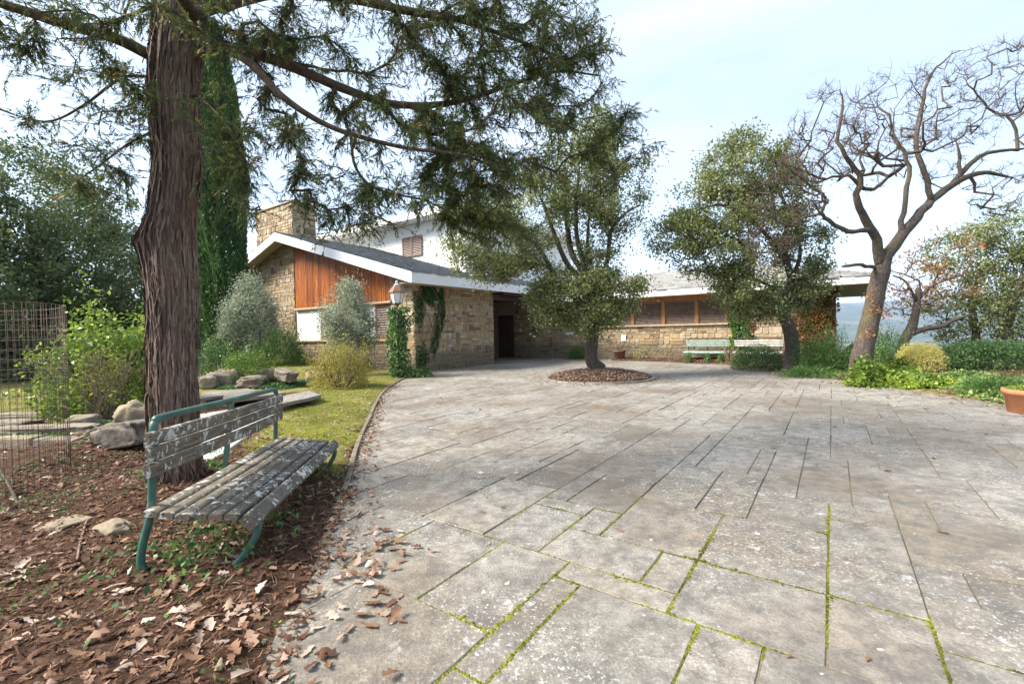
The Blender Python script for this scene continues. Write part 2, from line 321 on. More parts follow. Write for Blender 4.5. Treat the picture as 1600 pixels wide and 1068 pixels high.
# far land: one sheet to the horizon, falling away to a valley, hills beyond
rr = np.concatenate([np.linspace(0, 40, 24), np.geomspace(46, 9000, 60)]); th = np.linspace(0, 2*math.pi, 181)[:-1]
X = rr[:, None]*np.sin(th); Y = rr[:, None]*np.cos(th); rad = rr[:, None]+0*X
P2 = np.stack([X, Y], -1)
Z = -.14-sstep(24, 70, rad)*5-sstep(60, 900, rad)*110+sstep(2600, 6200, rad)*(330+120*vnoise(P2, 1/1500, 3)+40*vnoise(P2, 1/450, 4))+sstep(100, 800, rad)*14*vnoise(P2, 1/160, 5)
n0, n1 = X.shape; ii = np.arange(n0-1)[:, None]*n1; jj = np.arange(n1)[None]
land = npmesh('ground', np.stack([X, Y, Z], -1).reshape(-1, 3), [np.stack([ii+jj, ii+n1+jj, ii+n1+(jj+1) % n1, ii+(jj+1) % n1], -1).reshape(-1, 4)], smooth=True)
tag(link('ground', land, M['land']), kind='structure')

LAWN = [G(*p)[:2] for p in ((432, 640), (500, 612), (560, 592), (632, 590), (604, 612), (578, 660), (560, 700), (540, 752), (505, 745), (455, 735), (400, 720), (372, 700), (410, 671))]
PATH = [G(*p)[:2] for p in ((300, 655), (432, 634), (442, 643), (412, 671), (374, 698), (352, 716), (318, 735), (285, 735), (268, 700))]
LAWN2 = [G(*p)[:2] for p in ((-300, 612), (290, 606), (330, 640), (285, 665), (-300, 668))]
def garden_h(P):
    P = np.asarray(P, float)[..., :2]; h = .035+.018*vnoise(P, 2.2, 11)+.010*vnoise(P, 7, 12)
    rg = sstep(.0, .9, -dist_poly(P, ROCKG)*np.where(inside(P, ROCKG), -1, 1)+.0) if False else np.where(inside(P, ROCKG), sstep(0, .7, dist_poly(P, ROCKG)), 0)
    h = h+.34*rg+.05*vnoise(P, 1.1, 14)*rg
    m = P-np.array([-5.0, 6.0]); h = h+.22*np.exp(-(m**2).sum(-1)/.55)                     # soil bank under the rocks
    m = P-np.array([-2.95, 3.9]); h = h+.10*np.exp(-(m**2).sum(-1)/.35)                   # root flare of the big trunk
    s = sd(P); h = h*sstep(-.02, .35, s)+np.minimum(.012, .05*s)
    return np.where(s < 0, -.07, h)
ROCKG = [G(*p)[:2] for p in ((300, 598), (400, 603), (490, 598), (600, 578))]+[(-3.3, 16.5), (-9, 21), (-14, 19)]
def grid(name, xs, ys, hf, gm, drop=.25):
    X, Y = np.meshgrid(xs, ys, indexing='ij'); P = np.stack([X, Y], -1); Z = hf(P); s = sd(P); n0, n1 = X.shape
    i = np.arange(n0-1)[:, None]*n1; j = np.arange(n1-1)[None]; q = np.stack([i+j, i+n1+j, i+n1+j+1, i+j+1], -1).reshape(-1, 4)
    keep = (s.ravel()[q] > -drop).any(1)
    me = npmesh(name, np.stack([X, Y, Z], -1).reshape(-1, 3), [q[keep]], smooth=True, grass=gm(P).ravel())
    return tag(link(name, me, M['soil']), kind='structure')
def gm_left(P):
    g = np.maximum.reduce([np.where(inside(P, q), np.minimum(1, dist_poly(P, q)*2.2+.25), np.maximum(0, .25-dist_poly(P, q)*.8)) for q in (LAWN, LAWN2)])
    g = np.maximum(g, np.where(inside(P, ROCKG), .75, 0)); return np.maximum(g, sstep(9, 12, P[..., 1])*.8)
def axis(a, b, fine, coarse, f0, f1):
    return np.unique(np.round(np.concatenate([np.arange(a, f0, coarse), np.arange(f0, f1, fine), np.arange(f1, b+coarse, coarse)]), 3))
bed_l = grid('garden_soil', axis(-26, -.6, .05, .4, -6.2, -.6), axis(-.6, 24, .05, .4, .8, 7.2), garden_h, gm_left)
def bank_h(P):
    P = np.asarray(P, float)[..., :2]; s = sd(P)
    h = (.06+.16*sstep(.2, 2.2, s)+.03*vnoise(P, 1.8, 21))*sstep(-.02, .3, s)
    return np.where(s < 0, -.07, h)-sstep(4.5, 14, s)*sstep(8, 15, P[..., 0])*3.2
bed_r = grid('planting_bank', np.arange(3.6, 26, .12), np.arange(-.6, 21.5, .12), bank_h, lambda P: .35+.3*vnoise(P, .8, 5))
bed_mid = None

# ------------------------------------------------------------------ courtyard paving
bm = MB(); n = len(YARD); bm.add([(x, y, -.0075) for x, y in YARD], [tuple(range(n))])
yard = bm.build('courtyard', M['joint']); tag(yard, kind='structure')
joints = []
def make_pavers():
    """random ashlar: rectangles of different sizes packed on an uneven grid"""
    a2, b2 = A[:2], B[:2]; st = .205; na, nb = 151, 127
    la = -4+st*np.arange(na+1)+rng.uniform(-.045, .045, na+1); lb = -14+st*np.arange(nb+1)+rng.uniform(-.045, .045, nb+1)
    used = np.zeros((na, nb), bool); out = []; order = [(i, j) for i in range(na) for j in range(nb)]
    for _ in range(9000):
        w_, h_ = random.choice([(4, 3), (3, 3), (5, 3), (4, 2), (3, 4), (2, 3), (3, 2), (2, 4), (5, 2)]); i, j = random.randrange(na-w_), random.randrange(nb-h_)
        if not used[i:i+w_, j:j+h_].any():
            used[i:i+w_, j:j+h_] = True; out.append((la[i], lb[j], la[i+w_], lb[j+h_]))
    for i, j in order:
        if used[i, j]: continue
        w_, h_ = random.choice([(2, 2), (3, 2), (4, 2), (3, 3), (2, 3), (4, 3), (5, 2), (2, 4), (3, 4), (5, 3), (1, 2), (2, 1)])
        fb = 0
        while fb < h_ and j+fb < nb and not used[i, j+fb]: fb += 1
        rem = 0
        while j+fb+rem < nb and not used[i, j+fb+rem]: rem += 1
        if rem == 1: fb += 1                                  # no one-cell sliver left beside it
        fa = 1
        while fa < w_+1 and i+fa < na and not used[i+fa, j:j+fb].any(): fa += 1
        used[i:i+fa, j:j+fb] = True; out.append((la[i], lb[j], la[i+fa], lb[j+fb]))
    res = []
    for c in out:
        ctr = a2*(c[0]+c[2])/2+b2*(c[1]+c[3])/2; cs = np.array([a2*c[i]+b2*c[j] for i, j in ((0, 1), (2, 1), (2, 3), (0, 3))])
        k = inside(np.vstack([cs, ctr]), YARD)
        if k.any() and sd(ctr[None])[0] < .75: res.append((c, ctr))
    return res
RINGC = np.array([2.42, 12.75]); RINGR = 1.52
def paver_mesh(c, rs):
    a0, b0, a1, b1 = c; g = rs.uniform(.0003, .0035); per = []
    L = (a1-a0, b1-b0)
    for (p, q) in (((a0, b0), (a1, b0)), ((a1, b0), (a1, b1)), ((a1, b1), (a0, b1)), ((a0, b1), (a0, b0))):
        for t in (.006, .36, .68):
            nrm = np.array([-(q[1]-p[1]), q[0]-p[0]]); nrm = nrm/np.linalg.norm(nrm)
            inn = g+abs(rs.normal(0, .0028))+(.003 if t == .006 else 0)
            x = np.array(p)+(np.array(q)-np.array(p))*t+nrm*inn
            if t == .006: x = x+(np.array(q)-np.array(p))/np.linalg.norm(np.array(q)-np.array(p))*(g)
            per.append(x)
    per = np.array(per); ctr = per.mean(0); tx, ty = rs.normal(0, .004, 2); z0 = max(-.0012, rs.normal(.0005, .002))
    def W(p, z): w = A[:2]*p[0]+B[:2]*p[1]; return (w[0], w[1], z)
    zt = lambda p: z0+np.clip((p-ctr)@np.array([tx, ty]), -.0028, .0028)
    top = [W(p+(ctr-p)/np.linalg.norm(ctr-p)*.0045, zt(p)) for p in per]; ed = [W(p, zt(p)-.005) for p in per]; bt = [W(p, -.05) for p in per]
    m = 12; fs = [tuple(range(m))]+[(m+i, m+(i+1) % m, (i+1) % m, i) for i in range(m)]+[(2*m+i, 2*m+(i+1) % m, m+(i+1) % m, m+i) for i in range(m)]
    v = top+ed+bt; r = rs.random()
    # orient faces upward
    e1 = np.subtract(top[1], top[0]); e2 = np.subtract(top[4], top[0])
    if np.cross(e1, e2)[2] < 0: fs = [f[::-1] for f in fs]
    return v, fs, r
PAV = make_pavers()
def pix_area(c, ctr):
    q = proj((ctr[0], ctr[1], 0))
    if q[2] < .6 or not (-150 < q[0] < 1750 and q[1] < 1250): return 0
    return 1/q[2]**3
PAV.sort(key=lambda p: -pix_area(*p))
far = MB(); rs = np.random.default_rng(5)
for i, (c, ctr) in enumerate(PAV):
    v, fs, r = paver_mesh(c, rs)
    if np.linalg.norm(ctr-RINGC) < RINGR-.7: continue
    if i < 300:
        m_ = MB().add(v, fs, r); m_.build('paver', M['paver'], yard)
    else: far.add(v, fs, r)
    near = np.linalg.norm(ctr)
    joints.append((c, ctr))
tag(far.build('paver', M['paver'], yard), kind='stuff')

# moss growing in the joints: low domes strung along some of the joints
dome_v = np.array([(math.cos(t)*r, math.sin(t)*r, z) for r, z in ((1, 0), (.72, .55)) for t in np.linspace(0, 2*math.pi, 7)[:-1]]+[(0, 0, .8)])
dome_f = [(i, (i+1) % 6, 6+(i+1) % 6, 6+i) for i in range(6)]; dome_t = [(6+i, 6+(i+1) % 6, 12) for i in range(6)]
def blobs(name, P, sz, mt, parent, rn, flat=.45):
    n = len(P); V = dome_v[None]*sz[:, None, None]; V = V*np.array([1, 1, flat]); V = V+rng.normal(0, .12, V.shape)*sz[:, None, None]; V = V+P[:, None]
    off = np.arange(n)[:, None, None]*13
    me = npmesh(name, V.reshape(-1, 3), [(np.array(dome_f)[None]+off).reshape(-1, 4), (np.array(dome_t)[None]+off).reshape(-1, 3)], np.repeat(rn, 13), smooth=True)
    return tag(link(name, me, M[mt], parent), kind='stuff')
mp_ = []; ms = []
for c, ctr in joints:
    d = np.linalg.norm(ctr)
    if d > 9.5: continue
    a0, b0, a1, b1 = c
    for (p, q) in (((a0, b0), (a1, b0)), ((a0, b0), (a0, b1))):
        p = np.array(p); q = np.array(q); k = int(np.linalg.norm(q-p)/.0013); t = rng.random(k); X = p+(q-p)*t[:, None]+rng.normal(0, .004, (k, 2))
        Wd = X[:, :1]*A[:2]+X[:, 1:]*B[:2]
        m1 = vnoise(Wd, .75, 31)+.75*vnoise(Wd, 4.1, 32)+.25*vnoise(np.tile((p+q)/2, (k, 1)), 2.7, 33)
        near = np.exp(-((Wd-np.array([1.75, 2.6]))**2).sum(1)/1.2)*1.1+np.exp(-((Wd-np.array([-.3, 3.5]))**2).sum(1)/2.2)*.9+np.exp(-((Wd-np.array([.2, 2.2]))**2).sum(1)/.8)*.45+.12
        keep = (m1+near > .5) & (sd(Wd) < -.02); X2 = Wd[keep]; e = np.clip((m1+near)[keep]-.5, 0, .8)
        if len(X2):
            mp_.append(np.column_stack([X2+rng.normal(0, .009, X2.shape)*(.3+2.4*e[:, None]*np.abs(vnoise(X2, 9, 35))[:, None]), np.full(len(X2), -.006)])); ms.append((.002+.0065*rng.random(len(X2))**2)*(.8+1.2*e))
mp_ = np.vstack(mp_); ms = np.concatenate(ms)
blobs('moss', mp_, ms, 'moss', yard, np.clip(.45+.35*vnoise(mp_[:, :2], 3, 8)+rng.normal(0, .2, len(ms)), 0, 1), .75)

# kerb: narrow edging stones following the curve
kerb = empty('kerb', (curb[0][0], curb[0][1], 0), 'narrow weathered stone kerb curving between the lawn and the paving', 'kerb')
cl = np.concatenate([[0], np.cumsum(np.linalg.norm(np.diff(curb, axis=0), axis=1))]); s_ = .75
while s_ < cl[-1]-.2:
    e_ = min(s_+random.uniform(.7, 1.0), cl[-1]); m_ = MB(); pts = [np.array([np.interp(t, cl, curb[:, k]) for k in (0, 1)]) for t in np.linspace(s_+.006, e_-.006, 4)]
    top = .028*sstep(.3, 2.5, s_)+.004+random.uniform(-.006, .006); ring = []
    for i, p in enumerate(pts):
        t = pts[min(i+1, 3)]-pts[max(i-1, 0)]; t /= np.linalg.norm(t); nn = np.array([-t[1], t[0]])
        ring += [(*(p-nn*.022), -.06), (*(p+nn*.03), -.06), (*(p+nn*.03), top), (*(p+nn*.022), top+.006), (*(p-nn*.016), top+.006), (*(p-nn*.022), top)]
    fs = [(6*i+j, 6*i+(j+1) % 6, 6*i+6+(j+1) % 6, 6*i+6+j) for i in range(3) for j in range(6)]+[tuple(range(6)), tuple(range(18, 24))]
    m_.add(ring, fs, random.random()); m_.build('kerb_stone', M['kerb'], kerb); s_ = e_

# tree ring with its mound of leaves
ring = empty('tree_ring', (*RINGC, 0), 'round stone edged bed of dead leaves in the paving', 'tree bed')
NK = 22
for k in range(NK):
    t0, t1 = 2*math.pi*k/NK+.008, 2*math.pi*(k+1)/NK-.008; m_ = MB(); tt = np.linspace(t0, t1, 4); ro, ri = RINGR, RINGR-.09; top = .042+random.uniform(-.006, .006)
    P = [(RINGC[0]+r*math.cos(t), RINGC[1]+r*math.sin(t)) for r, ts in ((ro, tt), (ri, tt[::-1])) for t in ts]
    m_.prism(P, -.05, top, r=random.random()).build('edging_stone', M['paver'], ring)
xs = np.linspace(-1.45, 1.45, 60); X, Y = np.meshgrid(xs, xs, indexing='ij'); P = np.stack([X, Y], -1); r = np.linalg.norm(P, axis=-1); Zm = .03+.22*np.clip(1-(r/1.45)**2, 0, 1)**.9+.015*vnoise(P, 5, 3)
q = (np.arange(59)[:, None]*60+np.arange(59)[None])[..., None]+np.array([0, 60, 61, 1]); q = q.reshape(-1, 4); q = q[(r.ravel()[q] < 1.47).all(1)]
link('mound', npmesh('mound', np.stack([X+RINGC[0], Y+RINGC[1], Zm], -1).reshape(-1, 3), [q], smooth=True, grass=np.zeros(3600)), M['soil'], ring)
def ring_h(P): r = np.linalg.norm(np.asarray(P)[..., :2]-RINGC, axis=-1); return .04+.22*np.clip(1-(r/1.45)**2, 0, 1)**.9

# ------------------------------------------------------------------ the house
villa = empty('villa', Hp(0, 0, 0), 'low stone villa with slate roofs, white fascias and an orange timber gable', 'house')
VF, VW, VG = -5.2, -4.5, 4.3            # gable verge, gable wall, wing wall
ZR, UR, SL = 5.8, -7.65, .292           # ridge height, ridge u, slope
def zroof(u): return ZR-SL*abs(u-UR)
stones = []                              # (pixel area, wall, verts, faces, rnd)
def stone_wall(wall, fn, w0, w1, z0, z1, nrm, ztop=None, holes=(), rs=np.random.default_rng(3), small=1.):
    """fn(s, d, z): point at s along the wall, d proud of it; courses of irregular stones"""
    z = z0
    while z < z1-.04:
        h = rs.choice([rs.uniform(.07, .13), rs.uniform(.12, .2), rs.uniform(.18, .29)])*small
        if z+h > z1-.06: h = z1-z
        s = w0-rs.random()*.1
        while s < w1:
            wd = rs.uniform(.13, .3)*small if rs.random() < .5 else rs.uniform(.28, .62)*small
            if h > .17*small and rs.random() < .5: wd = rs.uniform(.16, .3)*small
            a, b = max(s, w0), min(s+wd, w1); s += wd
            if b-a < .05: continue
            parts = [(a, b, z, z+h)]
            if h > .15*small and rs.random() < .42: k = rs.uniform(.4, .6); parts = [(a, b, z, z+h*k), (a, b, z+h*k, z+h)]
            for a_, b_, c_, d_ in parts:
                if ztop and (c_+d_)/2 > min(ztop(a_), ztop(b_))-.05: continue
                if any(a_ < q[1]-.03 and b_ > q[0]+.03 and c_ < q[3]-.03 and d_ > q[2]+.03 for q in holes): continue
                g = .009; pr = rs.uniform(.012, .034); pol = []
                for (x, y, jx, jy) in ((a_+g, c_+g, .2, .0), (a_+g, c_+g, 0, .25), (b_-g, c_+g, 0, .25), (b_-g, c_+g, -.2, 0))[:0] or ():
                    pass
                dx, dy = (b_-a_), (d_-c_); e = min(dx, dy)
                base = [(.18*e, 0), (dx-.2*e, 0), (dx, .2*e), (dx, dy-.2*e), (dx-.18*e, dy), (.2*e, dy), (0, dy-.2*e), (0, .18*e)]
                pol = [(a_+g+px*(1-2*g/dx)+rs.normal(0, .004), c_+g+py*(1-2*g/dy)+rs.normal(0, .004)) for px, py in base]
                cx, cy = (a_+b_)/2, (c_+d_)/2
                inner = [(cx+(x-cx)*.9, cy+(y-cy)*.86) for x, y in pol]
                V = [fn(x, 0.001, y) for x, y in pol]+[fn(x, pr*.75, y) for x, y in pol]+[fn(x, pr+rs.normal(0, .003), y) for x, y in inner]
                Fc = [(i, (i+1) % 8, 8+(i+1) % 8, 8+i) for i in range(8)]+[(8+i, 8+(i+1) % 8, 16+(i+1) % 8, 16+i) for i in range(8)]+[tuple(range(16, 24))]
                a3 = np.array(V[16]); b3 = np.array(V[18]); c3 = np.array(V[20])
                if np.cross(b3-a3, c3-a3)@nrm < 0: Fc = [f[::-1] for f in Fc]
                q = proj(fn(cx, 0, cy)); vis = (q[2] > 0)*(0 < q[0] < 1600)*dx*dy/max(q[2], 1)**2
                stones.append((vis, wall, V, Fc, rs.random()))
        z += h
def uwall(u): return lambda s, d, z: Hp(u+d, s, z)         # wall facing +B, s = v
def vwall(v): return lambda s, d, z: Hp(s, v-d, z)         # wall facing -A, s = u
def hbox(name, m, parent, a, b, bevel=0): return MB().box(lambda u, v, z: Hp(u, v, z), a, b).build(name, M[m], parent, bevel=bevel)
def hpoly_v(name, m, parent, poly, v0, v1):                # polygon in (u, z) extruded along v
    P = [Hp(u, v0, z) for u, z in poly]+[Hp(u, v1, z) for u, z in poly]; n = len(poly)
    return MB().add(P, [tuple(range(n)), tuple(range(n, 2*n))[::-1]]+[((i+1) % n, i, n+i, n+(i+1) % n) for i in range(n)]).build(name, M[m], parent)
# --- gable block walls
w_side = hbox('wall', 'mortar', villa, (-.35, VW+.01, -.1), (0, 0, 3.2)); w_side['label'] = 'rubble stone side wall beside the entrance'
stone_wall(w_side, uwall(0), VW, 0, 0, 3.1, B)
stone_wall(w_side, lambda s, d, z: Hp(s, d, z), -.35, 0, 0, 3.0, A)
w_low = hbox('wall', 'mortar', villa, (-7.5, VW+.012, -.2), (-.36, VW+.3, 1.1))
stone_wall(w_low, vwall(VW+.012), -7.48, 0, -.1, 1.1, -A)
w_pier = hbox('wall', 'mortar', villa, (-1.2, VW+.012, 1.1), (-.36, VW+.3, 3.4))
stone_wall(w_pier, vwall(VW+.012), -1.18, 0, 1.12, 3.3, -A)
w_gab = hpoly_v('wall', 'mortar', villa, [(-11.9, -.2), (-7.5, -.2), (-7.5, zroof(-7.5)-.3), (UR, zroof(UR)-.3), (-11.9, zroof(-11.9)-.3)], VW, VW+.35); w_gab['label'] = 'tall stone gable wall under the chimney'
stone_wall(w_gab, vwall(VW), -11.9, -7.5, -.1, 5.5, -A, ztop=lambda u: zroof(u)-.32)
hbox('wall', 'mortar', villa, (-11.9, VW+.36, -.2), (-11.6, 9, 4.2))
hbox('ledge', 'ledge', villa, (-7.47, VW-.1, 1.1), (-1.16, VW+.15, 1.17), .012)
hbox('ledge', 'ledge', villa, (-7.47, VW-.09, 2.47), (-1.1, VW+.2, 2.55), .012)
for a, b in ((-7.49, -5.66), (-3.0, -2.12)): hbox('render_panel', 'white_wall', villa, (a, VW+.04, 1.17), (b, VW+.25, 2.47))
def shutter(u0, u1, v, z0, z1, n, frame='wood_post', fn=None, m='shutter'):
    fn = fn or (lambda s, d, z: Hp(s, v-d, z)); fw = .055
    b = MB()
    for a, c, e, f in ((u0, u0+fw, z0, z1), (u1-fw, u1, z0, z1), (u0+fw, u1-fw, z0, z0+fw), (u0+fw, u1-fw, z1-fw, z1)): b.box(lambda x, y, z: fn(x, y, z), (a, 0.0, e), (c, .05, f))
    sh = b.build('shutter', M[frame], villa)
    MB().box(fn, (u0+.02, -.05, z0+.02), (u1-.02, -.03, z1-.02)).build('back_board', M['dark_wood'], sh)
    st = (z1-z0-2*fw)/n
    for k in range(n):
        zc = z0+fw+st*(k+.5); P = [fn(x, d, z) for x in (u0+fw, u1-fw) for d, z in ((.006, zc+st*.42), (.012, zc+st*.5), (.044, zc-st*.22), (.036, zc-st*.34))]
        MB().add(P, [(0, 1, 5, 4), (1, 2, 6, 5), (2, 3, 7, 6), (3, 0, 4, 7), (0, 3, 2, 1), (4, 5, 6, 7)], random.random()).build('slat', M[m], sh)
    return sh
for a, b in ((-5.64, -4.8), (-4.76, -3.9), (-3.86, -3.02), (-2.1, -1.24)): shutter(a, b, VW+.08, 1.18, 2.46, 13)
# timber gable: vertical boards
tim = hpoly_v('timber_cladding', 'dark_wood', villa, [(-7.5, 2.55), (-.9, 2.55), (-.9, zroof(-.9)-.3), (-7.5, zroof(-7.5)-.3)], VW+.06, VW+.2); tim['label'] = 'glossy orange vertical timber boarding'
u = -7.46
while u < -1.0:
    wd = .105; zt0, zt1 = zroof(u)-.31, zroof(u+wd)-.31
    P = [Hp(a, v, z) for v in (VW+.02+random.uniform(-.004, .004), VW+.058) for a, z in ((u, 2.552), (u+wd-.017, 2.552), (u+wd-.017, zt1), (u, zt0))]
    MB().add(P, [(0, 1, 2, 3), (7, 6, 5, 4), (0, 4, 5, 1), (1, 5, 6, 2), (2, 6, 7, 3), (3, 7, 4, 0)], random.random()).build('plank', M['timber'], tim); u += wd
# --- porch: back wall, door, ceiling
w_por = hbox('wall', 'mortar', villa, (-3.4, VG+.01, -.1), (.4, VG+.3, 3.1)); DOOR = (-2.9, -1.95, -.1, 2.2)
stone_wall(w_por, vwall(VG+.01), -1.95, .4, 0, 3.0, -A, holes=(DOOR,))
hbox('wall', 'mortar', villa, (-3.6, -.2, -.1), (-3.35, VG+.3, 3.1))
hbox('porch_ceiling', 'dark_wood', villa, (-3.5, .02, 2.93), (.55, VG, 3.0))
hbox('lintel_board', 'dark_wood', villa, (-.34, .03, 2.74), (-.02, VG-.02, 2.93))
door = hbox('door', 'dark_wood', villa, (-2.82, VG-.06, .02), (-2.03, VG, 2.12), .01)
for q in range(4): hbox('panel', 'dark_wood', door, (-2.74, VG-.085, .12+.5*q), (-2.11, VG-.06, .53+.5*q), .012)
hbox('handle', 'black_iron', door, (-2.13, VG-.12, .98), (-2.09, VG-.085, 1.12))
hbox('door_frame', 'dark_wood', villa, (-2.93, VG-.04, 0), (-2.825, VG+.005, 2.2)); hbox('door_frame', 'dark_wood', villa, (-2.025, VG-.04, 0), (-1.93, VG+.005, 2.2)); hbox('door_frame', 'dark_wood', villa, (-2.93, VG-.042, 2.125), (-1.93, VG+.005, 2.22))
# --- wing walls
UE = 11.9
w_wing = hbox('wall', 'mortar', villa, (.4, VG+.012, -.1), (UE, VG+.35, 1.46)); w_wing['label'] = 'long low stone wall of the shuttered wing'
stone_wall(w_wing, vwall(VG+.012), .4, 8.4, 0, 1.46, -A, small=.95)
w_wr = hbox('wall', 'mortar', villa, (8.42, VG+.012, 1.46), (UE, VG+.35, 2.72))
stone_wall(w_wr, vwall(VG+.012), 8.42, UE, 0, 2.7, -A)
w_end = hbox('wall', 'mortar', villa, (UE-.3, VG+.36, -.1), (UE-.001, 11, 2.8)); stone_wall(w_end, uwall(UE), VG, 7, 0, 2.7, B)
hbox('ledge', 'ledge', villa, (.38, VG-.1, 1.455), (8.44, VG+.2, 1.52), .012)
hbox('lintel_board', 'wood_post', villa, (.4, VG+.0, 2.5), (8.42, VG+.3, 2.74)); hbox('wall', 'dark_wood', villa, (.4, VG+.2, 1.5), (8.42, VG+.3, 2.5))
e = [.62, 1.9, 3.22, 4.54, 5.90, 7.26, 8.40]
for k in range(7): hbox('window_post', 'wood_post', villa, (e[k]-.06, VG-.02, 1.52), (e[k]+.06, VG+.15, 2.5))
for k in range(6): shutter(e[k]+.065, e[k+1]-.065, VG+.09, 1.53, 2.49, 14, 'shutter')
hbox('meter_box', 'plastic_white', villa, (1.2, VG-.06, 1.13), (1.62, VG-.03, 1.26)); hbox('wall_plaque', 'plastic_white', villa, (4.0, VG-.05, .82), (4.22, VG-.028, 1.12))
# --- roofs
def slab(name, m, quad, th, parent):
    q = [np.array(p, float) for p in quad]; P = [tuple(p) for p in q]+[tuple(p-np.array([0, 0, th])) for p in q]
    return MB().add(P, [(0, 1, 2, 3), (7, 6, 5, 4), (0, 4, 5, 1), (1, 5, 6, 2), (2, 6, 7, 3), (3, 7, 4, 0)]).build(name, M[m], parent)
def slates(parent, p_eave0, p_eave1, p_ridge0, p_ridge1, sw=.24, sh=.17, clip=None):
    """rows of overlapping rough slates on the quad eave0-eave1-ridge1-ridge0"""
    e0, e1, r0, r1 = [np.array(p, float) for p in (p_eave0, p_eave1, p_ridge0, p_ridge1)]; nrm = unit(np.cross(e1-e0, r0-e0)); nrm = nrm if nrm[2] > 0 else -nrm
    up = r0-e0; rows = int(np.linalg.norm(up)/sh); V = []; Q = []; Rn = []; rs = np.random.default_rng(9)
    for k in range(rows+1):
        t0 = k/rows; t1 = min(1, (k+1.35)/rows); a0 = e0+(r0-e0)*t0; b0 = e1+(r1-e1)*t0; a1 = e0+(r0-e0)*t1; b1 = e1+(r1-e1)*t1; L = np.linalg.norm(b0-a0)
        if L < .1: continue
        x = -rs.random()*sw
        while x < L:
            wd = sw*rs.uniform(.6, 1.5); s0, s1 = max(0, x)/L, min(L, x+wd)/L; x += wd
            j = rs.uniform(-.03, .03)*unit(up); th = rs.uniform(.014, .03)
            if s1-s0 < .02/L: continue
            lo0 = a0+(b0-a0)*s0-j; lo1 = a0+(b0-a0)*s1-j+rs.normal(0, .008)*unit(up); hi0 = a1+(b1-a1)*s0; hi1 = a1+(b1-a1)*s1
            n = len(V); V += [lo0+nrm*(th+.012), lo1+nrm*(th+.012), hi1+nrm*.006, hi0+nrm*.006, lo0+nrm*.002, lo1+nrm*.002]
            Q += [(n, n+1, n+2, n+3), (n+4, n+5, n+1, n)]; Rn += [rs.random()]*6
    return tag(link('slate', npmesh('slate', V, [Q], Rn), M['slate'], parent), kind='stuff')
VB = 14
def P3(u, v, z): return np.array(Hp(u, v, z))
rf = empty('roof', Hp(UR, VW, ZR)); rf.parent = villa; rf.matrix_parent_inverse = PINV(villa)
slab('roof_deck', 'soffit', [P3(.7, VF, zroof(.7)), P3(.7, VB, zroof(.7)), P3(UR, VB, ZR), P3(UR, VF, ZR)], .12, rf)
slab('roof_deck', 'soffit', [P3(UR, VF, ZR), P3(UR, VB, ZR), P3(-13.2, VB, zroof(-13.2)), P3(-13.2, VF, zroof(-13.2))], .12, rf)
slates(rf, P3(.74, VF-.04, zroof(.74)), P3(.74, VB, zroof(.74)), P3(UR, VF-.04, ZR), P3(UR, VB, ZR))
slates(rf, P3(-13.2, VF-.04, zroof(-13.2)), P3(-13.2, VB, zroof(-13.2)), P3(UR, VF-.04, ZR), P3(UR, VB, ZR), .4, .3)
FH = .36
def fascia(p0, p1, out, h=FH, t=.035):
    p0 = np.array(p0); p1 = np.array(p1); o_ = np.array(out)*t; d = np.array([0, 0, h])
    P = [p0, p1, p1-d, p0-d]; P = P+[q+o_ for q in P]
    MB().add(P, [(0, 1, 2, 3), (7, 6, 5, 4), (0, 4, 5, 1), (1, 5, 6, 2), (2, 6, 7, 3), (3, 7, 4, 0)]).build('fascia', M['white_paint'], villa)
fascia(P3(UR, VF, ZR+.0), P3(.7, VF, zroof(.7)), -A); fascia(P3(UR-.002, VF, ZR), P3(-13.2, VF, zroof(-13.2)), -A)
fascia(P3(.7, VF-.035, zroof(.7)+.002), P3(.7, 3.6, zroof(.7)+.002), B)
hbox('soffit', 'soffit', villa, (0.002, VW-.6, 3.03), (.698, 3.6, 3.06))
# sloping soffit under the verge is the roof deck's own underside
WV, WZ, RV, RZ, UX = 3.5, 2.93, 8.0, 4.17, 13.25
rw = empty('roof', Hp(6, WV, WZ)); rw.parent = villa; rw.matrix_parent_inverse = PINV(villa)
UL = -1.2; UHP = UX-(RV-WV)
slab('roof_deck', 'soffit', [P3(UL, WV, WZ), P3(UX, WV, WZ), P3(UHP, RV, RZ), P3(UL, RV, RZ)], .1, rw)
slab('roof_deck', 'soffit', [P3(UX, WV, WZ), P3(UX, 2*RV-WV, WZ), P3(UHP, RV+.01, RZ), P3(UHP, RV, RZ)], .1, rw)
slab('roof_deck', 'soffit', [P3(UX, 2*RV-WV, WZ), P3(UL, 2*RV-WV, WZ), P3(UL, RV, RZ), P3(UHP, RV, RZ)], .1, rw)
slates(rw, P3(UL, WV-.05, WZ), P3(UX+.03, WV-.05, WZ), P3(UL, RV, RZ), P3(UHP, RV, RZ), .3, .2)
slates(rw, P3(UX+.05, WV, WZ), P3(UX+.05, 2*RV-WV, WZ), P3(UHP, RV-.05, RZ), P3(UHP, RV+.05, RZ), .3, .2)
fascia(P3(.74, WV, WZ-.01), P3(UX, WV, WZ-.01), -A, .23); fascia(P3(UX, WV-.035, WZ-.012), P3(UX, 2*RV-WV, WZ-.012), B, .23)
hbox('soffit', 'soffit', villa, (.72, WV+.002, 2.70), (UX-.002, VG+.01, 2.73)); hbox('soffit', 'soffit', villa, (UE, VG+.012, 2.70), (UX-.002, 12.4, 2.73))
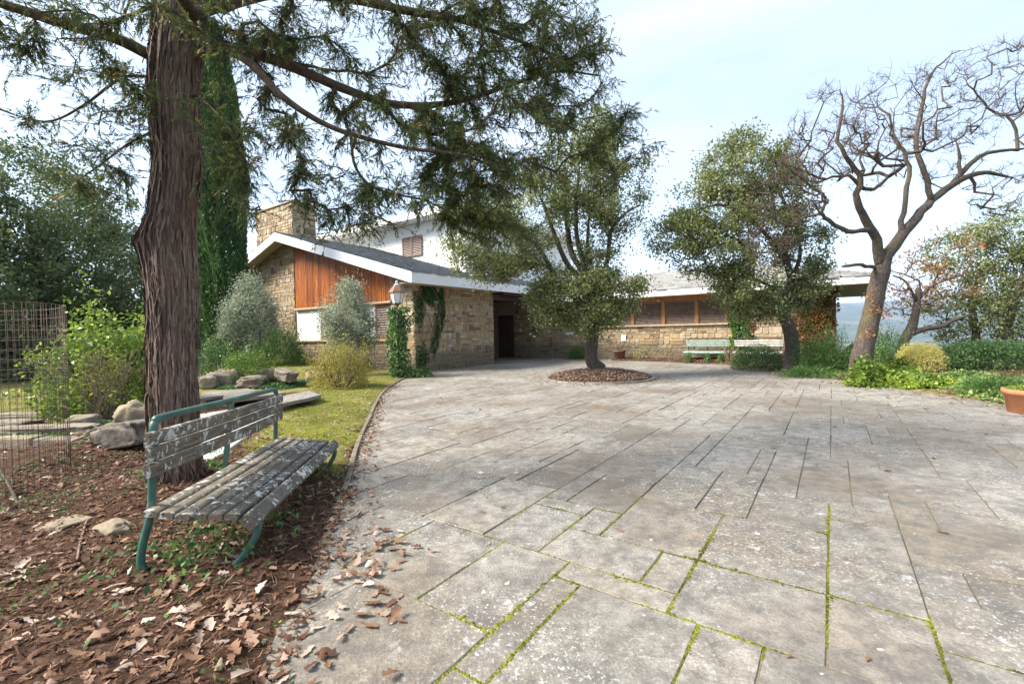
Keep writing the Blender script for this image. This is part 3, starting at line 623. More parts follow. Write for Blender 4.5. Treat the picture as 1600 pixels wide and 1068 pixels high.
# --- upper storey
up = hbox('upper_storey', 'white_wall', villa, (-12.5, 0, 3.6), (-1.5, 10, 6.62)); up['label'] = 'white rendered upper storey with brown louvred shutters'
slab('upper_roof', 'white_wall', [P3(-13.2, -.75, 6.95), P3(-.8, -.75, 6.95), P3(-.8, 10.7, 6.95), P3(-13.2, 10.7, 6.95)], .3, villa)
slab('upper_roof_slates', 'slate', [P3(-13, -.55, 7.05), P3(-1, -.55, 7.05), P3(-1, 10.5, 7.05), P3(-13, 10.5, 7.05)], .11, villa)
for a, b in ((-5.5, -4.85), (-4.83, -4.15)): shutter(a, b, -.03, 5.1, 6.05, 11, 'shutter')
for a, b in ((2.0, 3.05), (3.07, 4.1)): shutter(a, b, 0, 4.15, 5.1, 11, 'shutter', fn=lambda s, d, z: Hp(-1.5+d+.03, s, z))
chm = hbox('chimney', 'mortar', villa, (-6.0, 2.4, 7.0), (-4.7, 3.2, 7.5)); hbox('cap', 'concrete', chm, (-6.2, 2.2, 7.78), (-4.5, 3.4, 7.88))
for a in (-5.95, -4.9): hbox('pillar', 'mortar', chm, (a, 2.5, 7.5), (a+.15, 3.1, 7.78))
ch = hbox('chimney', 'mortar', villa, (-10.75, VW+.02, 4.4), (-7.52, VW+1.1, 7.25)); ch['label'] = 'broad stone chimney with a flat cap above the gable'
stone_wall(ch, vwall(VW+.02), -10.75, -7.52, 4.5, 7.25, -A); stone_wall(ch, uwall(-7.52), VW+.02, VW+1.1, 5.3, 7.25, B)
hbox('cap', 'ledge', ch, (-10.82, VW-.06, 7.252), (-7.44, VW+1.18, 7.31))
# --- stones: the largest in view are single parts, the rest joined per wall
stones.sort(key=lambda s: -s[0]); rest = {}
for k, (vis, wall, V, Fc, r) in enumerate(stones):
    if k < 300: MB().add(V, Fc, r).build('stone', M['stone'], wall)
    else: rest.setdefault(wall.name, (wall, MB()))[1].add(V, Fc, r)
for wall, b in rest.values(): tag(b.build('stone', M['stone'], wall), kind='stuff')

# ------------------------------------------------------------------ vegetation generators
def rdir(n, up=0.): v = rng.normal(size=(n, 3)); v[:, 2] += up; return unit(v)
def leafquads(Cn, Ln, Wd, dirs=None, up=0.3, fold=.12):
    """one bent diamond per leaf: V (4n,3), Q"""
    n = len(Cn); d = rdir(n) if dirs is None else unit(dirs); nn = rdir(n, up); s = unit(np.cross(d, nn)); nn = np.cross(s, d)
    Ln = np.broadcast_to(Ln, (n,))[:, None]; Wd = np.broadcast_to(Wd, (n,))[:, None]
    V = np.stack([Cn-d*Ln*.5, Cn+s*Wd*.5+nn*Ln*fold-d*Ln*.04, Cn+d*Ln*.5, Cn-s*Wd*.5+nn*Ln*fold-d*Ln*.04], 1).reshape(-1, 3)
    return V, np.arange(4*n).reshape(-1, 4)
def leafobj(name, Cn, Ln, Wd, rn, m, parent=None, dirs=None, up=.3, kind=None, fold=.12):
    V, Q = leafquads(Cn, Ln, Wd, dirs, up, fold); o = link(name, npmesh(name, V, [Q], np.repeat(np.clip(rn, 0, 1), 4)), M[m], parent)
    return tag(o, kind=kind)
class Skel:
    def __init__(s): s.p = []; s.par = []; s.r = []; s.fix = []
    def limb(s, pts, rads, at=None, m=5, kink=0.):
        P = spline([np.asarray(p, float) for p in pts], m); k = len(P); rd = np.interp(np.linspace(0, 1, k), np.linspace(0, 1, len(rads)), rads)
        if kink: P[1:-1] += rng.normal(0, kink, P[1:-1].shape)
        prev = -1
        if s.p and at is not False:
            prev = int(np.argmin(np.linalg.norm(np.array(s.p)-P[0], axis=1)))
        for q, r in zip(P, rd): s.p.append(q); s.par.append(prev); s.r.append(r); s.fix.append(True); prev = len(s.p)-1
        return s
    def grow(s, att, seg=.25, tip=.006, jit=.12, sag=0., start=0, pw=2.3, wander=.5, low=None):
        """connect each attractor to the nearest node with a wandering path"""
        s.term = []
        base = s.p[0]; att = np.asarray(att); order = np.argsort(np.linalg.norm(att-np.mean(s.p, 0), axis=1))
        PP = np.array(s.p); cap = len(PP)
        buf = np.zeros((cap+len(att)*40, 3)); buf[:cap] = PP; n = cap
        for k in order:
            a = att[k]; d = buf[start:n]-a; c = np.linalg.norm(d, axis=1)+np.maximum(0, d[:, 2])*.6     # prefers to come from below
            j = start+int(np.argmin(c)); L = np.linalg.norm(buf[j]-a); m = max(1, min(36, int(L/seg)))
            p0 = buf[j]; pj = s.par[j]; d0 = unit(p0-buf[pj]) if pj >= 0 else np.array([0, 0, 1.])
            prev = j; off = rng.normal(0, jit*L, 3)*.5; w = np.zeros(3)
            for t in np.linspace(0, 1, m+1)[1:]:
                w = w+rng.normal(0, wander*seg*.25, 3)
                q = p0*(1-t)+a*t+(d0*L*.28+off)*math.sin(math.pi*t)*(1-t*.6)+np.array([0, 0, -sag*L*t*t])+w*(1 if t < 1 else .6)
                s.p.append(q); s.par.append(prev); s.r.append(tip); s.fix.append(False); buf[n] = q; prev = n; n += 1
            s.term.append(prev)
        # pipe model radii for grown nodes
        acc = np.zeros(n); acc[s.term] = tip**pw
        for i in range(n-1, -1, -1):
            if not s.fix[i]:
                if acc[i] == 0: acc[i] = tip**pw
                s.r[i] = acc[i]**(1/pw)
            if s.par[i] >= 0: acc[s.par[i]] += acc[i]
        for i in range(n):
            if not s.fix[i] and s.par[i] >= 0: s.r[i] = min(s.r[i], s.r[s.par[i]]*.92 if s.fix[s.par[i]] else s.r[s.par[i]])
        return s
    def tubes(s, tb, sides=6, wob=.12, rmin=0., rmax=9e9):
        n = len(s.p); ch = [[] for _ in range(n)]
        for i, p in enumerate(s.par):
            if p >= 0: ch[p].append(i)
        started = [i for i in range(n) if s.par[i] < 0]; stack = [(i, None) for i in started]
        while stack:
            i, pre = stack.pop(); chain = ([pre] if pre is not None else [])+[i]
            while ch[chain[-1]]:
                c = sorted(ch[chain[-1]], key=lambda q: -s.r[q])
                for o_ in c[1:]: stack.append((o_, chain[-1]))
                chain.append(c[0])
            if len(chain) < 2: continue
            rad = np.array([s.r[c] for c in chain])
            if pre is not None: rad[0] = rad[1]*1.15
            if rad.max() < rmin or rad.max() >= rmax: continue
            sd_ = 12 if rad.max() > .12 else (sides if rad.max() > .02 else (4 if rad.max() > .008 else 3))
            tb.tube([s.p[c] for c in chain], rad, sd_, wob if rad.max() > .02 else 0, cap=True)
        return tb
def ell(n, c, r, shell=.35):
    d = rdir(n); k = rng.random(n)**(1/3); k = shell+(1-shell)*k; return np.asarray(c)+d*k[:, None]*np.asarray(r)
def pxell(n, px, py, rx, ry, Y, dY, shell=.3):
    c = D(px, py, Y); return ell(n, c, (rx*Y/F, dY, ry*Y/F), shell)
def clusters(P, n, sig, rn_sig=.10):
    """n leaves round each point: centres and per-leaf tone with a tone of its own for every clump"""
    m = len(P); sc = rng.uniform(.55, 1.35, m); Cn = np.repeat(P, n, 0)+rng.normal(0, 1, (m*n, 3))*np.array(sig)*np.repeat(sc, n)[:, None]; tone = np.repeat(rng.normal(.47, .14, m), n)+rng.normal(0, rn_sig, m*n)
    keep = rng.random(m*n) < np.repeat(np.clip(rng.normal(.85, .25, m), .3, 1), n); return Cn[keep], tone[keep]
def broad_tree(name, label, limbs, atts, nl, sig, ll, lw, leaf, bark, group=None, tip=.006, cat='tree', sag=0., wander=.5, sub=2, seg=.25, pw=2.3, kink=0.):
    sk = Skel()
    for k, (pts, rads) in enumerate(limbs): sk.limb(pts, rads, m=5 if not kink or k == 0 else 3, kink=kink*(.35 if k == 0 else 1))
    st = max(0, int(len(spline(limbs[0][0], 5))*.55))
    sk.grow(np.vstack(atts), tip=tip, start=st, sag=sag, wander=wander, seg=seg, pw=pw)
    b0 = np.array(limbs[0][0][0]); t = empty(name, b0, label, cat, group)
    tb = TB(); sk.tubes(tb); tb.build('trunk', M[bark], t)
    if nl:
        T = np.array([sk.p[i] for i in sk.term]); T2 = np.array([sk.p[sk.par[i]] for i in sk.term])
        P = np.vstack([T]+[T*(1-f)+T2*f+rng.normal(0, .06, T.shape) for f in np.linspace(.5, 1.2, sub-1)]) if sub > 1 else T
        Cn, rn = clusters(P, nl, sig); leafobj('crown', Cn, ll*rng.uniform(.7, 1.3, len(Cn)), lw*rng.uniform(.7, 1.3, len(Cn)), rn, leaf, t)
    return t, sk
def shrub(name, label, c, r, n, ll, lw, leaf, stems=8, lump=.16, cat='shrub', group=None, shell=.55, stem_mat='twig_dark', up=.5, tone=.5, vert=0., hemi=True, sq=0.):
    """leaf mass over a lumpy rounded volume, woody stems from the ground"""
    c = np.asarray(c, float); r = np.asarray(r, float); t = empty(name, (c[0], c[1], c[2]), label, cat, group)
    d = rdir(n)
    if hemi: d[:, 2] = np.abs(d[:, 2])*1.0-.12*(rng.random(n) < .35)
    sdx = int(abs(c[0]*97+c[1]*31)) % 1000
    k = (1+lump*vnoise(d, 3.2, sdx)+lump*.6*vnoise(d, 8, sdx+1))*(shell+(1-shell)*rng.random(n)**.6)
    if not sq:
        ns = 60; sh = rdir(ns, .5); m_ = rng.random(n) < .22; ix = rng.integers(0, ns, n); d[m_] = unit(sh[ix[m_]]+rng.normal(0, .05, (m_.sum(), 3))); k[m_] = (.75+.55*rng.random(m_.sum()))*(.8+.4*rng.random(ns))[ix[m_]]
        if hemi: d[:, 2] = np.maximum(d[:, 2], -.1)
    dq = np.sign(d)*np.abs(d)**(1-sq)
    P = c+dq*k[:, None]*r
    rn = tone+.13*vnoise(d, 5, sdx+2)+rng.normal(0, .17, n); dirs = None
    if vert: dirs = unit(d*np.array([1, 1, .5])+np.array([0, 0, vert])+rng.normal(0, .35, (n, 3)))
    leafobj('foliage', P, ll*rng.uniform(.7, 1.3, n), lw*rng.uniform(.7, 1.3, n), rn, leaf, t, dirs=dirs, up=up)
    tb = TB()
    for k in range(stems):
        a = rng.random()*6.28; e_ = c+np.array([math.cos(a)*.7*r[0], math.sin(a)*.7*r[1], r[2]*rng.uniform(.4, .85)])*rng.uniform(.6, 1); b0 = c+np.array([math.cos(a)*.1*r[0], math.sin(a)*.1*r[1], -.06])
        tb.tube(spline([b0, b0*.5+e_*.5+rng.normal(0, .05, 3)*r, e_], 4), np.linspace(.022, .006, 9)*(.6+.5*r[2]), 5)
    if stems: tb.build('stem', M[stem_mat], t)
    return t
def hz(x, y): return float(garden_h(np.array([[x, y]]))[0])
def bz(x, y): return float(bank_h(np.array([[x, y]]))[0])

# ------------------------------------------------------------------ big conifer by the bench
TC = D(276, 775, 3.95)
trunk_px = [(278, 800, 47), (276, 760, 44), (272, 700, 41), (270, 600, 39), (270, 480, 39), (266, 410, 41), (263, 375, 43), (270, 335, 38), (277, 250, 36.5), (272, 150, 38), (280, 60, 41), (292, -40, 38), (300, -160, 33)]
tp = np.array([D(a, b, 3.95) for a, b, _ in trunk_px]); tr = np.array([q*.83*3.95/F for *_, q in trunk_px])
tp = np.vstack([tp, [(-2.7, 4.1, 6.2), (-2.6, 4.1, 8.2), (-2.55, 4.1, 10.3)]]); tr = np.concatenate([tr, [.15, .09, .02]])
conifer = empty('conifer_tree', (tp[0][0], tp[0][1], 0), 'tall conifer with shaggy reddish bark and drooping dark sprays, behind the lichen covered bench', 'tree')
cs = spline(tp, 14); cr_ = np.interp(np.arange(len(cs))/14, np.arange(len(tr)), tr); NS = 150
hh = cs[:, 2]; thv = np.linspace(0, 2*math.pi, NS, endpoint=False)
cir = np.stack([np.cos(thv), np.sin(thv)], -1)
TH, ZZ = np.meshgrid(np.arange(NS), hh); P4 = np.stack([cir[TH, 0]*4.6+.10*np.sin(ZZ*2.1), cir[TH, 1]*4.6, ZZ*.34], -1)
rg = vnoise(P4, 3.2, 41); rg2 = vnoise(P4*np.array([1, 1, 2.5]), 7.5, 42)
disp = 1+.075*(np.abs(rg)*2-1)+.055*rg2+.04*vnoise(P4*np.array([1, 1, 1.2]), 13, 45)+.05*vnoise(np.stack([cir[TH, 0], cir[TH, 1], ZZ], -1), 1.7, 43)
# burl and broken branch stub
for (kx, ky, amp, wz, dirx) in ((235, 385, .17, .12, -1), (318, 235, .10, .1, 1)):
    zc = D(kx, ky, 3.9)[2]; disp += amp*np.exp(-((ZZ-zc)/wz)**2)*np.clip(cir[TH, 0]*dirx*.9-cir[TH, 1]*.3, 0, 1)**2
disp += .3*np.exp(-np.clip(ZZ, 0, 9)/.14)*(.45+.55*np.clip(vnoise(P4[..., :2], 1.5, 44), -1, 1))
Vt = cs[:, None]+np.stack([cir[TH, 0], cir[TH, 1], 0*ZZ], -1)*(cr_[:, None]*disp)[..., None]
i = np.arange(len(cs)-1)[:, None]*NS; j = np.arange(NS)[None]; k = (j+1) % NS
link('trunk', npmesh('trunk', Vt.reshape(-1, 3), [np.stack([i+j, i+k, i+NS+k, i+NS+j], -1).reshape(-1, 4)], smooth=True), M['bark_conifer'], conifer)
# peeling strips of bark
Vb = []; Qb = []; nb = 0
for q in range(1900):
    z0 = rng.uniform(.05, 3.9); L = rng.uniform(.15, .7); t0 = rng.random()*6.28; w0 = rng.uniform(.003, .014); m = 9; curl = rng.choice([.1, .2, .2, .9])*rng.uniform(.015, .045); drift = rng.normal(0, .18); side = rng.choice([-1, 1])
    for e in range(m):
        t = e/(m-1); z = z0+L*t; ci = np.interp(z, hh[:len(hh)], np.arange(len(hh))); ctr = np.array([np.interp(z, hh, cs[:, 0]), np.interp(z, hh, cs[:, 1]), z]); th_ = t0+drift*t+.05*math.sin(6*t+q)
        kk = int(th_/(2*math.pi)*NS) % NS; rr_ = np.interp(z, hh, cr_)*disp[int(ci), kk]+.004+curl*(max(0, t-.55)**2*5 if side > 0 else max(0, .45-t)**2*5); ww = w0*(1-.75*abs(2*t-1)**2)
        for sg in (-1, 1): a = th_+sg*ww/max(rr_, .05); Vb.append(ctr+np.array([math.cos(a), math.sin(a), 0])*(rr_+(.003 if sg > 0 else 0)))
        if e: b = nb+2*e; Qb.append((b-2, b-1, b+1, b))
    nb += 2*m
tag(link('bark_strip', npmesh('bark_strip', Vb, [Qb]), M['bark_strip'], conifer), kind='stuff')
def lp(*a): return [D(x, y, Y) for x, y, Y in a]
sk = Skel(); sk.limb(tp[6:], tr[6:]*.9)
LIMBS = [(lp((245, 92, 3.9), (180, 60, 3.7), (100, 38, 3.45), (40, 18, 3.25), (-60, -12, 3.0), (-170, -30, 2.8)), (.05, .036, .02)),
 (lp((330, 72, 3.9), (400, 84, 4.0), (460, 106, 4.2), (540, 140, 4.4), (610, 162, 4.6), (680, 164, 4.8), (740, 152, 5.0), (800, 132, 5.2), (870, 112, 5.4), (935, 118, 5.6)), (.055, .04, .028, .01)),
 (lp((335, 66, 3.9), (390, 98, 3.85), (440, 150, 3.8), (500, 190, 3.9), (560, 213, 4.0), (640, 232, 4.1), (720, 242, 4.25), (790, 268, 4.4)), (.04, .026, .018, .008)),
 (lp((320, 15, 3.9), (430, -12, 4.2), (545, -2, 4.4), (640, 18, 4.6), (720, 32, 4.8), (800, 60, 5.0), (880, 92, 5.2)), (.06, .045, .03, .01)),
 (lp((548, 212, 3.98), (556, 262, 3.95), (590, 296, 3.95), (660, 312, 4.0), (700, 330, 4.05)), (.014, .01, .006)),
 (lp((800, 132, 5.2), (870, 190, 5.3), (935, 205, 5.4), (985, 214, 5.5), (1018, 250, 5.55)), (.018, .012, .006)),
 (lp((238, 120, 3.9), (190, 122, 3.8), (130, 165, 3.65), (70, 190, 3.45), (-20, 165, 3.2)), (.016, .011, .006)),
 (lp((240, 205, 3.9), (200, 225, 3.8), (160, 255, 3.75), (110, 290, 3.65)), (.014, .009, .005)),
 (lp((310, 150, 3.9), (350, 190, 3.7), (380, 240, 3.55), (395, 300, 3.5)), (.012, .008, .004)),
 (lp((300, 20, 3.8), (240, -60, 3.2), (120, -160, 2.6), (0, -300, 2.2)), (.05, .035, .02)),
 (lp((320, -20, 3.9), (420, -140, 4.0), (560, -220, 4.2), (760, -260, 4.6), (900, -230, 5.0)), (.06, .04, .02)),
 (lp((300, -60, 4.1), (330, -120, 5.0), (400, -100, 6.2), (450, -60, 7.2)), (.05, .035, .015)),
 (lp((290, -60, 4.1), (200, -120, 5.0), (120, -100, 6.0), (60, -60, 7.0)), (.05, .035, .015))]
for z_, a_, L_ in ((5.2, 20, 3.2), (5.6, 140, 3.0), (6.0, 260, 3.0), (6.5, 330, 3.0), (6.9, 80, 2.6), (7.4, 200, 2.4), (7.9, 300, 2.0), (8.3, 40, 1.8), (8.8, 160, 1.4)):
    c_ = np.array([-2.65, 4.1, z_]); d_ = np.array([math.cos(R_(a_)), math.sin(R_(a_)), 0]); LIMBS.append(([c_, c_+d_*L_*.5+[0, 0, .25], c_+d_*L_], (.045, .03, .01)))
for pts, rads in LIMBS: sk.limb(pts, rads)
conatt = [pxell(241, 790, 60, 165, 90, 5.0, .7), pxell(141, 780, 200, 110, 90, 4.8, .55), pxell(75, 740, 290, 75, 75, 4.5, .35), pxell(51, 885, 80, 70, 80, 5.4, .4), pxell(55, 910, 190, 80, 60, 5.4, .4), pxell(40, 985, 225, 48, 60, 5.5, .3), pxell(71, 900, 130, 75, 110, 5.3, .4), pxell(35, 800, 330, 60, 60, 4.6, .3), pxell(35, 700, 230, 90, 70, 4.5, .4), pxell(43, 770, 320, 40, 55, 4.6, .25),
 pxell(51, 545, 330, 70, 65, 3.95, .25), pxell(31, 620, 330, 70, 50, 4.0, .25), pxell(92, 570, 60, 130, 80, 4.4, .6), pxell(50, 450, 130, 110, 110, 4.0, .4), pxell(30, 430, 250, 80, 70, 3.7, .3), pxell(51, 620, 200, 110, 60, 4.2, .4),
 pxell(30, 365, 270, 45, 100, 3.6, .25), pxell(50, 90, 110, 130, 90, 3.4, .4), pxell(23, 150, 270, 55, 50, 3.7, .2), pxell(30, 60, 20, 110, 50, 3.3, .4), pxell(20, 190, 170, 45, 80, 3.7, .25), pxell(39, 370, 40, 60, 60, 3.8, .3), pxell(49, 850, 40, 110, 60, 5.2, .5), pxell(41, 780, 130, 110, 70, 4.9, .5), pxell(32, 860, 250, 60, 60, 5.2, .35), pxell(32, 750, 300, 60, 70, 4.5, .3)]
hi = [ell(26, l[0][-1]*.6+l[0][1]*.4, (.9, .9, .45), .2) for l in LIMBS[9:]]
NV = sum(len(a) for a in conatt)
sk.grow(np.vstack(conatt+hi), seg=.09, tip=.0026, jit=.16, sag=.10, wander=.55, start=20)
tb = TB(); sk.tubes(tb, 7, .1); tb.build('branch', M['twig_brown'], conifer)
def sprays(sk, tb, tw=7, per=5, ln=.062, side=8, back=11):
    P = []; Dr = []; tv = []; td = []; tl = []
    for ti in sk.term:
        chain = [ti]
        while len(chain) < back and sk.par[chain[-1]] >= 0 and not sk.fix[chain[-1]]: chain.append(sk.par[chain[-1]])
        ch = np.array([sk.p[c] for c in chain])
        if len(ch) < 2: continue
        f = rng.random(tw)*(len(ch)-1); i0 = np.minimum(f.astype(int), len(ch)-2); q = ch[i0]+(ch[i0+1]-ch[i0])*(f-i0)[:, None]; dd = unit(unit(ch[i0]-ch[i0+1])*.8+rng.normal(0, .6, (tw, 3))+np.array([0, 0, -.35])); L = rng.uniform(.07, .24, tw)
        tv.append(q); td.append(dd); tl.append(L)
    q = np.vstack(tv); dd = np.vstack(td); L = np.concatenate(tl); m = len(q)
    leafobj('twig', q+dd*(L*.5)[:, None], L*1.05, .0042, rng.random(m), 'twig_leafless', conifer, dirs=dd, fold=.01, kind='stuff')
    keep = rng.random(m) < .9; q, dd, L = q[keep], dd[keep], L[keep]; m = len(q)
    for k in range(per):
        t = (k+rng.random(m))/per; P.append(q+dd*(L*t)[:, None]); Dr.append(dd+rng.normal(0, .45, (m, 3))+np.array([0, 0, -.15]))
    P = np.vstack(P); Dr = unit(np.vstack(Dr)); n = len(P); sz = ln*rng.uniform(.5, 1.35, n); nn = unit(np.cross(Dr, rdir(n))); bb = np.cross(Dr, nn); tone = rng.normal(.42, .2, n)+.4*(rng.random(n) < .12)
    Cn = []; Dd = []; Ln = []; Rn = []
    for k in range(side):
        t = (k+.6)/side; sg = 1 if k % 2 else -1; dv = unit(Dr*1.0+nn*sg*(.85-.35*t)+bb*rng.normal(0, .3, (n, 1))); l = sz*(.40-.2*t)*rng.uniform(.7, 1.3, n)
        Cn.append(P+Dr*(sz*t)[:, None]+dv*(l*.5)[:, None]+np.array([0, 0, -.12])*(sz*t*t)[:, None]); Dd.append(dv); Ln.append(l); Rn.append(tone+rng.normal(0, .07, n))
    Cn.append(P+Dr*(sz*.5)[:, None]); Dd.append(Dr); Ln.append(sz*1.05); Rn.append(tone-.1)
    Ln = np.concatenate(Ln); return np.vstack(Cn), np.vstack(Dd), Ln, np.concatenate(Rn)
Cn, Dd, Ln, Rn = sprays(sk, tb)
leafobj('foliage', Cn, Ln, np.clip(Ln*.34, .005, .009), Rn, 'conifer_leaf', conifer, dirs=Dd, fold=.03)

# ------------------------------------------------------------------ oaks of the yard
def L2(*a): return [D(x, y, Y) for x, y, Y in a]
b1 = np.array([2.45, 12.85, .2])
oak_l = [([b1, D(924, 560, 12.85), D(926, 520, 12.85), D(925, 495, 12.85)], (.23, .175, .17, .19)),
 (L2((925, 500, 12.85), (905, 470, 12.6), (872, 445, 12.4), (858, 415, 12.3), (835, 380, 12.2), (790, 350, 12)), (.10, .085, .075, .06, .04)),
 (L2((925, 500, 12.85), (908, 440, 12.8), (885, 410, 12.7), (868, 370, 12.6), (850, 320, 12.5)), (.10, .08, .07, .04)),
 (L2((926, 500, 12.85), (912, 430, 13.0), (893, 395, 13.1), (885, 340, 13.2), (880, 280, 13.2)), (.10, .09, .08, .04)),
 (L2((926, 500, 12.85), (918, 430, 12.9), (903, 380, 12.8), (900, 330, 12.7), (905, 260, 12.6)), (.10, .08, .06, .035)),
 (L2((927, 500, 12.85), (925, 430, 13.2), (918, 380, 13.4), (922, 320, 13.5)), (.10, .07, .05, .03)),
 (L2((928, 500, 12.85), (942, 440, 12.7), (950, 400, 12.7), (955, 360, 12.6), (975, 335, 12.5), (1000, 320, 12.5)), (.10, .07, .06, .045, .02))]
oak_a = [pxell(70, 760, 370, 70, 75, 12.2, 1.0), pxell(70, 830, 320, 75, 70, 12.6, 1.3), pxell(80, 900, 270, 75, 75, 12.8, 1.4), pxell(45, 960, 300, 55, 75, 12.7, 1.0), pxell(22, 940, 370, 45, 45, 12.8, 1.0), pxell(60, 900, 460, 72, 45, 12.4, .9), pxell(44, 955, 455, 52, 38, 12.6, .8), pxell(32, 925, 498, 48, 26, 12.3, .5), pxell(24, 790, 410, 55, 25, 12.1, .6), pxell(30, 930, 210, 40, 40, 12.9, .7), pxell(24, 850, 475, 22, 38, 12.4, .4)]
broad_tree('holm_oak', 'holm oak with a short fluted trunk, many upright limbs, growing in the round leaf bed', oak_l, oak_a, 74, (.17, .17, .12), .088, .042, 'oak_leaf', 'bark_oak', tip=.007)
b2 = np.array([8.0, 13.1, bz(8.0, 13.1)-.05])
oak2_l = [([b2, D(1238, 545, 13.1), D(1232, 510, 13.1), D(1215, 480, 13.1), D(1208, 450, 13.0)], (.22, .19, .17, .13, .10)),
 (L2((1228, 502, 13.1), (1228, 470, 13.1), (1236, 440, 13.2), (1228, 405, 13.2), (1222, 380, 13.2), (1232, 340, 13.2), (1215, 290, 13.2)), (.13, .12, .10, .08, .05, .03)),
 (L2((1215, 480, 13.1), (1195, 465, 12.9), (1165, 445, 12.7), (1140, 415, 12.6), (1115, 400, 12.5)), (.07, .06, .05, .03)),
 (L2((1228, 410, 13.2), (1200, 370, 13), (1160, 335, 12.9), (1120, 320, 12.8), (1060, 340, 12.6)), (.07, .05, .04, .02)),
 (L2((1234, 440, 13.2), (1250, 400, 13.4), (1245, 360, 13.5), (1235, 320, 13.5)), (.06, .05, .04, .02))]
oak2_a = [pxell(75, 1165, 260, 75, 52, 13, 1.2), pxell(60, 1120, 320, 70, 50, 12.8, 1.1), pxell(40, 1060, 365, 50, 35, 12.6, .7), pxell(45, 1215, 300, 60, 60, 13.2, 1.1), pxell(40, 1120, 400, 65, 30, 12.7, .8), pxell(40, 1160, 450, 55, 32, 12.8, .8), pxell(36, 1250, 390, 35, 55, 13.4, .8), pxell(26, 1255, 455, 38, 22, 13.3, .6), pxell(24, 1190, 480, 40, 18, 12.8, .5), pxell(30, 1190, 360, 60, 40, 13.1, .9)]
broad_tree('holm_oak', 'holm oak with a dark bowed trunk and leaning crown, beside the clipped round shrub', oak2_l, oak2_a, 72, (.17, .17, .12), .09, .043, 'oak_leaf', 'bark_oak', tip=.007)
# bare oak
b3 = np.array([*D(1340, 580, 10.6)[:2], .1])
bare_l = [([b3, D(1350, 540, 10.6), D(1362, 490, 10.6), D(1375, 430, 10.6), D(1384, 395, 10.6)], (0.227, 0.206, 0.186, 0.172, 0.138)),
 (L2((1378, 420, 10.6), (1368, 375, 10.5), (1352, 345, 10.4), (1338, 315, 10.3), (1345, 280, 10.2), (1330, 255, 10.1), (1310, 220, 10), (1318, 170, 10), (1312, 140, 10)), (0.110, 0.089, 0.069, 0.048, 0.034, 0.009)),
 (L2((1355, 360, 10.4), (1325, 362, 10.2), (1295, 345, 10), (1283, 335, 9.9), (1245, 345, 9.7), (1215, 370, 9.6)), (0.058, 0.048, 0.041, 0.028, 0.009)),
 (L2((1283, 335, 9.9), (1290, 310, 9.8), (1260, 285, 9.7), (1235, 265, 9.6), (1215, 250, 9.5)), (0.034, 0.028, 0.021, 0.009)),
 (L2((1350, 295, 10.3), (1325, 275, 10.2), (1290, 280, 10.1), (1262, 270, 10), (1262, 270, 10)), (0.041, 0.031, 0.021, 0.009)),
 (L2((1388, 395, 10.6), (1415, 360, 10.7), (1440, 330, 10.8), (1465, 305, 10.9), (1500, 280, 11), (1545, 270, 11.1), (1600, 285, 11.2)), (0.131, 0.110, 0.089, 0.076, 0.055, 0.009)),
 (L2((1405, 370, 10.7), (1412, 330, 10.7), (1420, 275, 10.8), (1415, 240, 10.8), (1395, 215, 10.9), (1398, 170, 11)), (0.069, 0.058, 0.048, 0.034, 0.009)),
 (L2((1455, 310, 10.8), (1445, 270, 10.9), (1432, 230, 11), (1437, 185, 11.1), (1445, 140, 11.2), (1462, 105, 11.3), (1500, 80, 11.3)), (0.062, 0.055, 0.045, 0.031, 0.009)),
 (L2((1490, 285, 11), (1530, 245, 11.1), (1580, 235, 11.2), (1640, 225, 11.3)), (0.062, 0.052, 0.034, 0.009)),
 (L2((1590, 235, 11.2), (1582, 190, 11.3), (1545, 170, 11.4), (1520, 140, 11.4), (1505, 120, 11.4)), (0.041, 0.034, 0.024, 0.009)),
 (L2((1500, 282, 11), (1500, 245, 11), (1490, 215, 11.1)), (0.048, 0.034, 0.009)),
 (L2((1370, 418, 10.6), (1345, 414, 10.4), (1318, 416, 10.2)), (0.048, 0.041, 0.034))]
bare_a = [pxell(182, 1300, 210, 70, 75, 10, .9), pxell(156, 1400, 180, 80, 70, 10.9, 1), pxell(182, 1500, 160, 90, 80, 11.2, 1.1), pxell(104, 1570, 130, 60, 60, 11.3, .8), pxell(130, 1230, 310, 60, 55, 9.7, .6), pxell(62, 1200, 380, 40, 40, 9.6, .4), pxell(88, 1470, 240, 70, 50, 11, .8), pxell(78, 1560, 300, 50, 40, 11.1, .6), pxell(62, 1350, 250, 60, 50, 10.2, .7), pxell(104, 1660, 220, 60, 90, 11.3, .8), pxell(62, 1260, 240, 40, 40, 9.7, .5)]
t3, sk3 = broad_tree('bare_oak', 'large leafless oak with a thick leaning trunk and crooked mossy limbs', bare_l, bare_a, 0, 0, 0, 0, None, 'bark_bare', tip=.0040, wander=.4, seg=.2, pw=1.95, kink=.014)
T = np.array([sk3.p[i] for i in sk3.term]); tw = TB()
for q in range(7000):
    i = rng.integers(len(sk3.p));
    if sk3.r[i] > .03 or sk3.fix[i]: continue
    p = np.array(sk3.p[i]); d = rdir(1, .4)[0]*rng.uniform(.08, .3); tw.tube([p, p+d*.5+rng.normal(0, .03, 3), p+d], (.004, .003, .0015), 3)
tag(tw.build('twig', M['twig_brown'], t3), kind='stuff')
LC = np.vstack([pxell(34, x, y, 10, 12, 10.35, .1, .1) for x, y in ((1360, 462), (1364, 484), (1356, 520), (1382, 488))]); Cn = LC+rng.normal(0, .02, LC.shape); leafobj('dead_leaves', Cn, .07, .035, rng.random(len(Cn)), 'rust_leaf', t3)
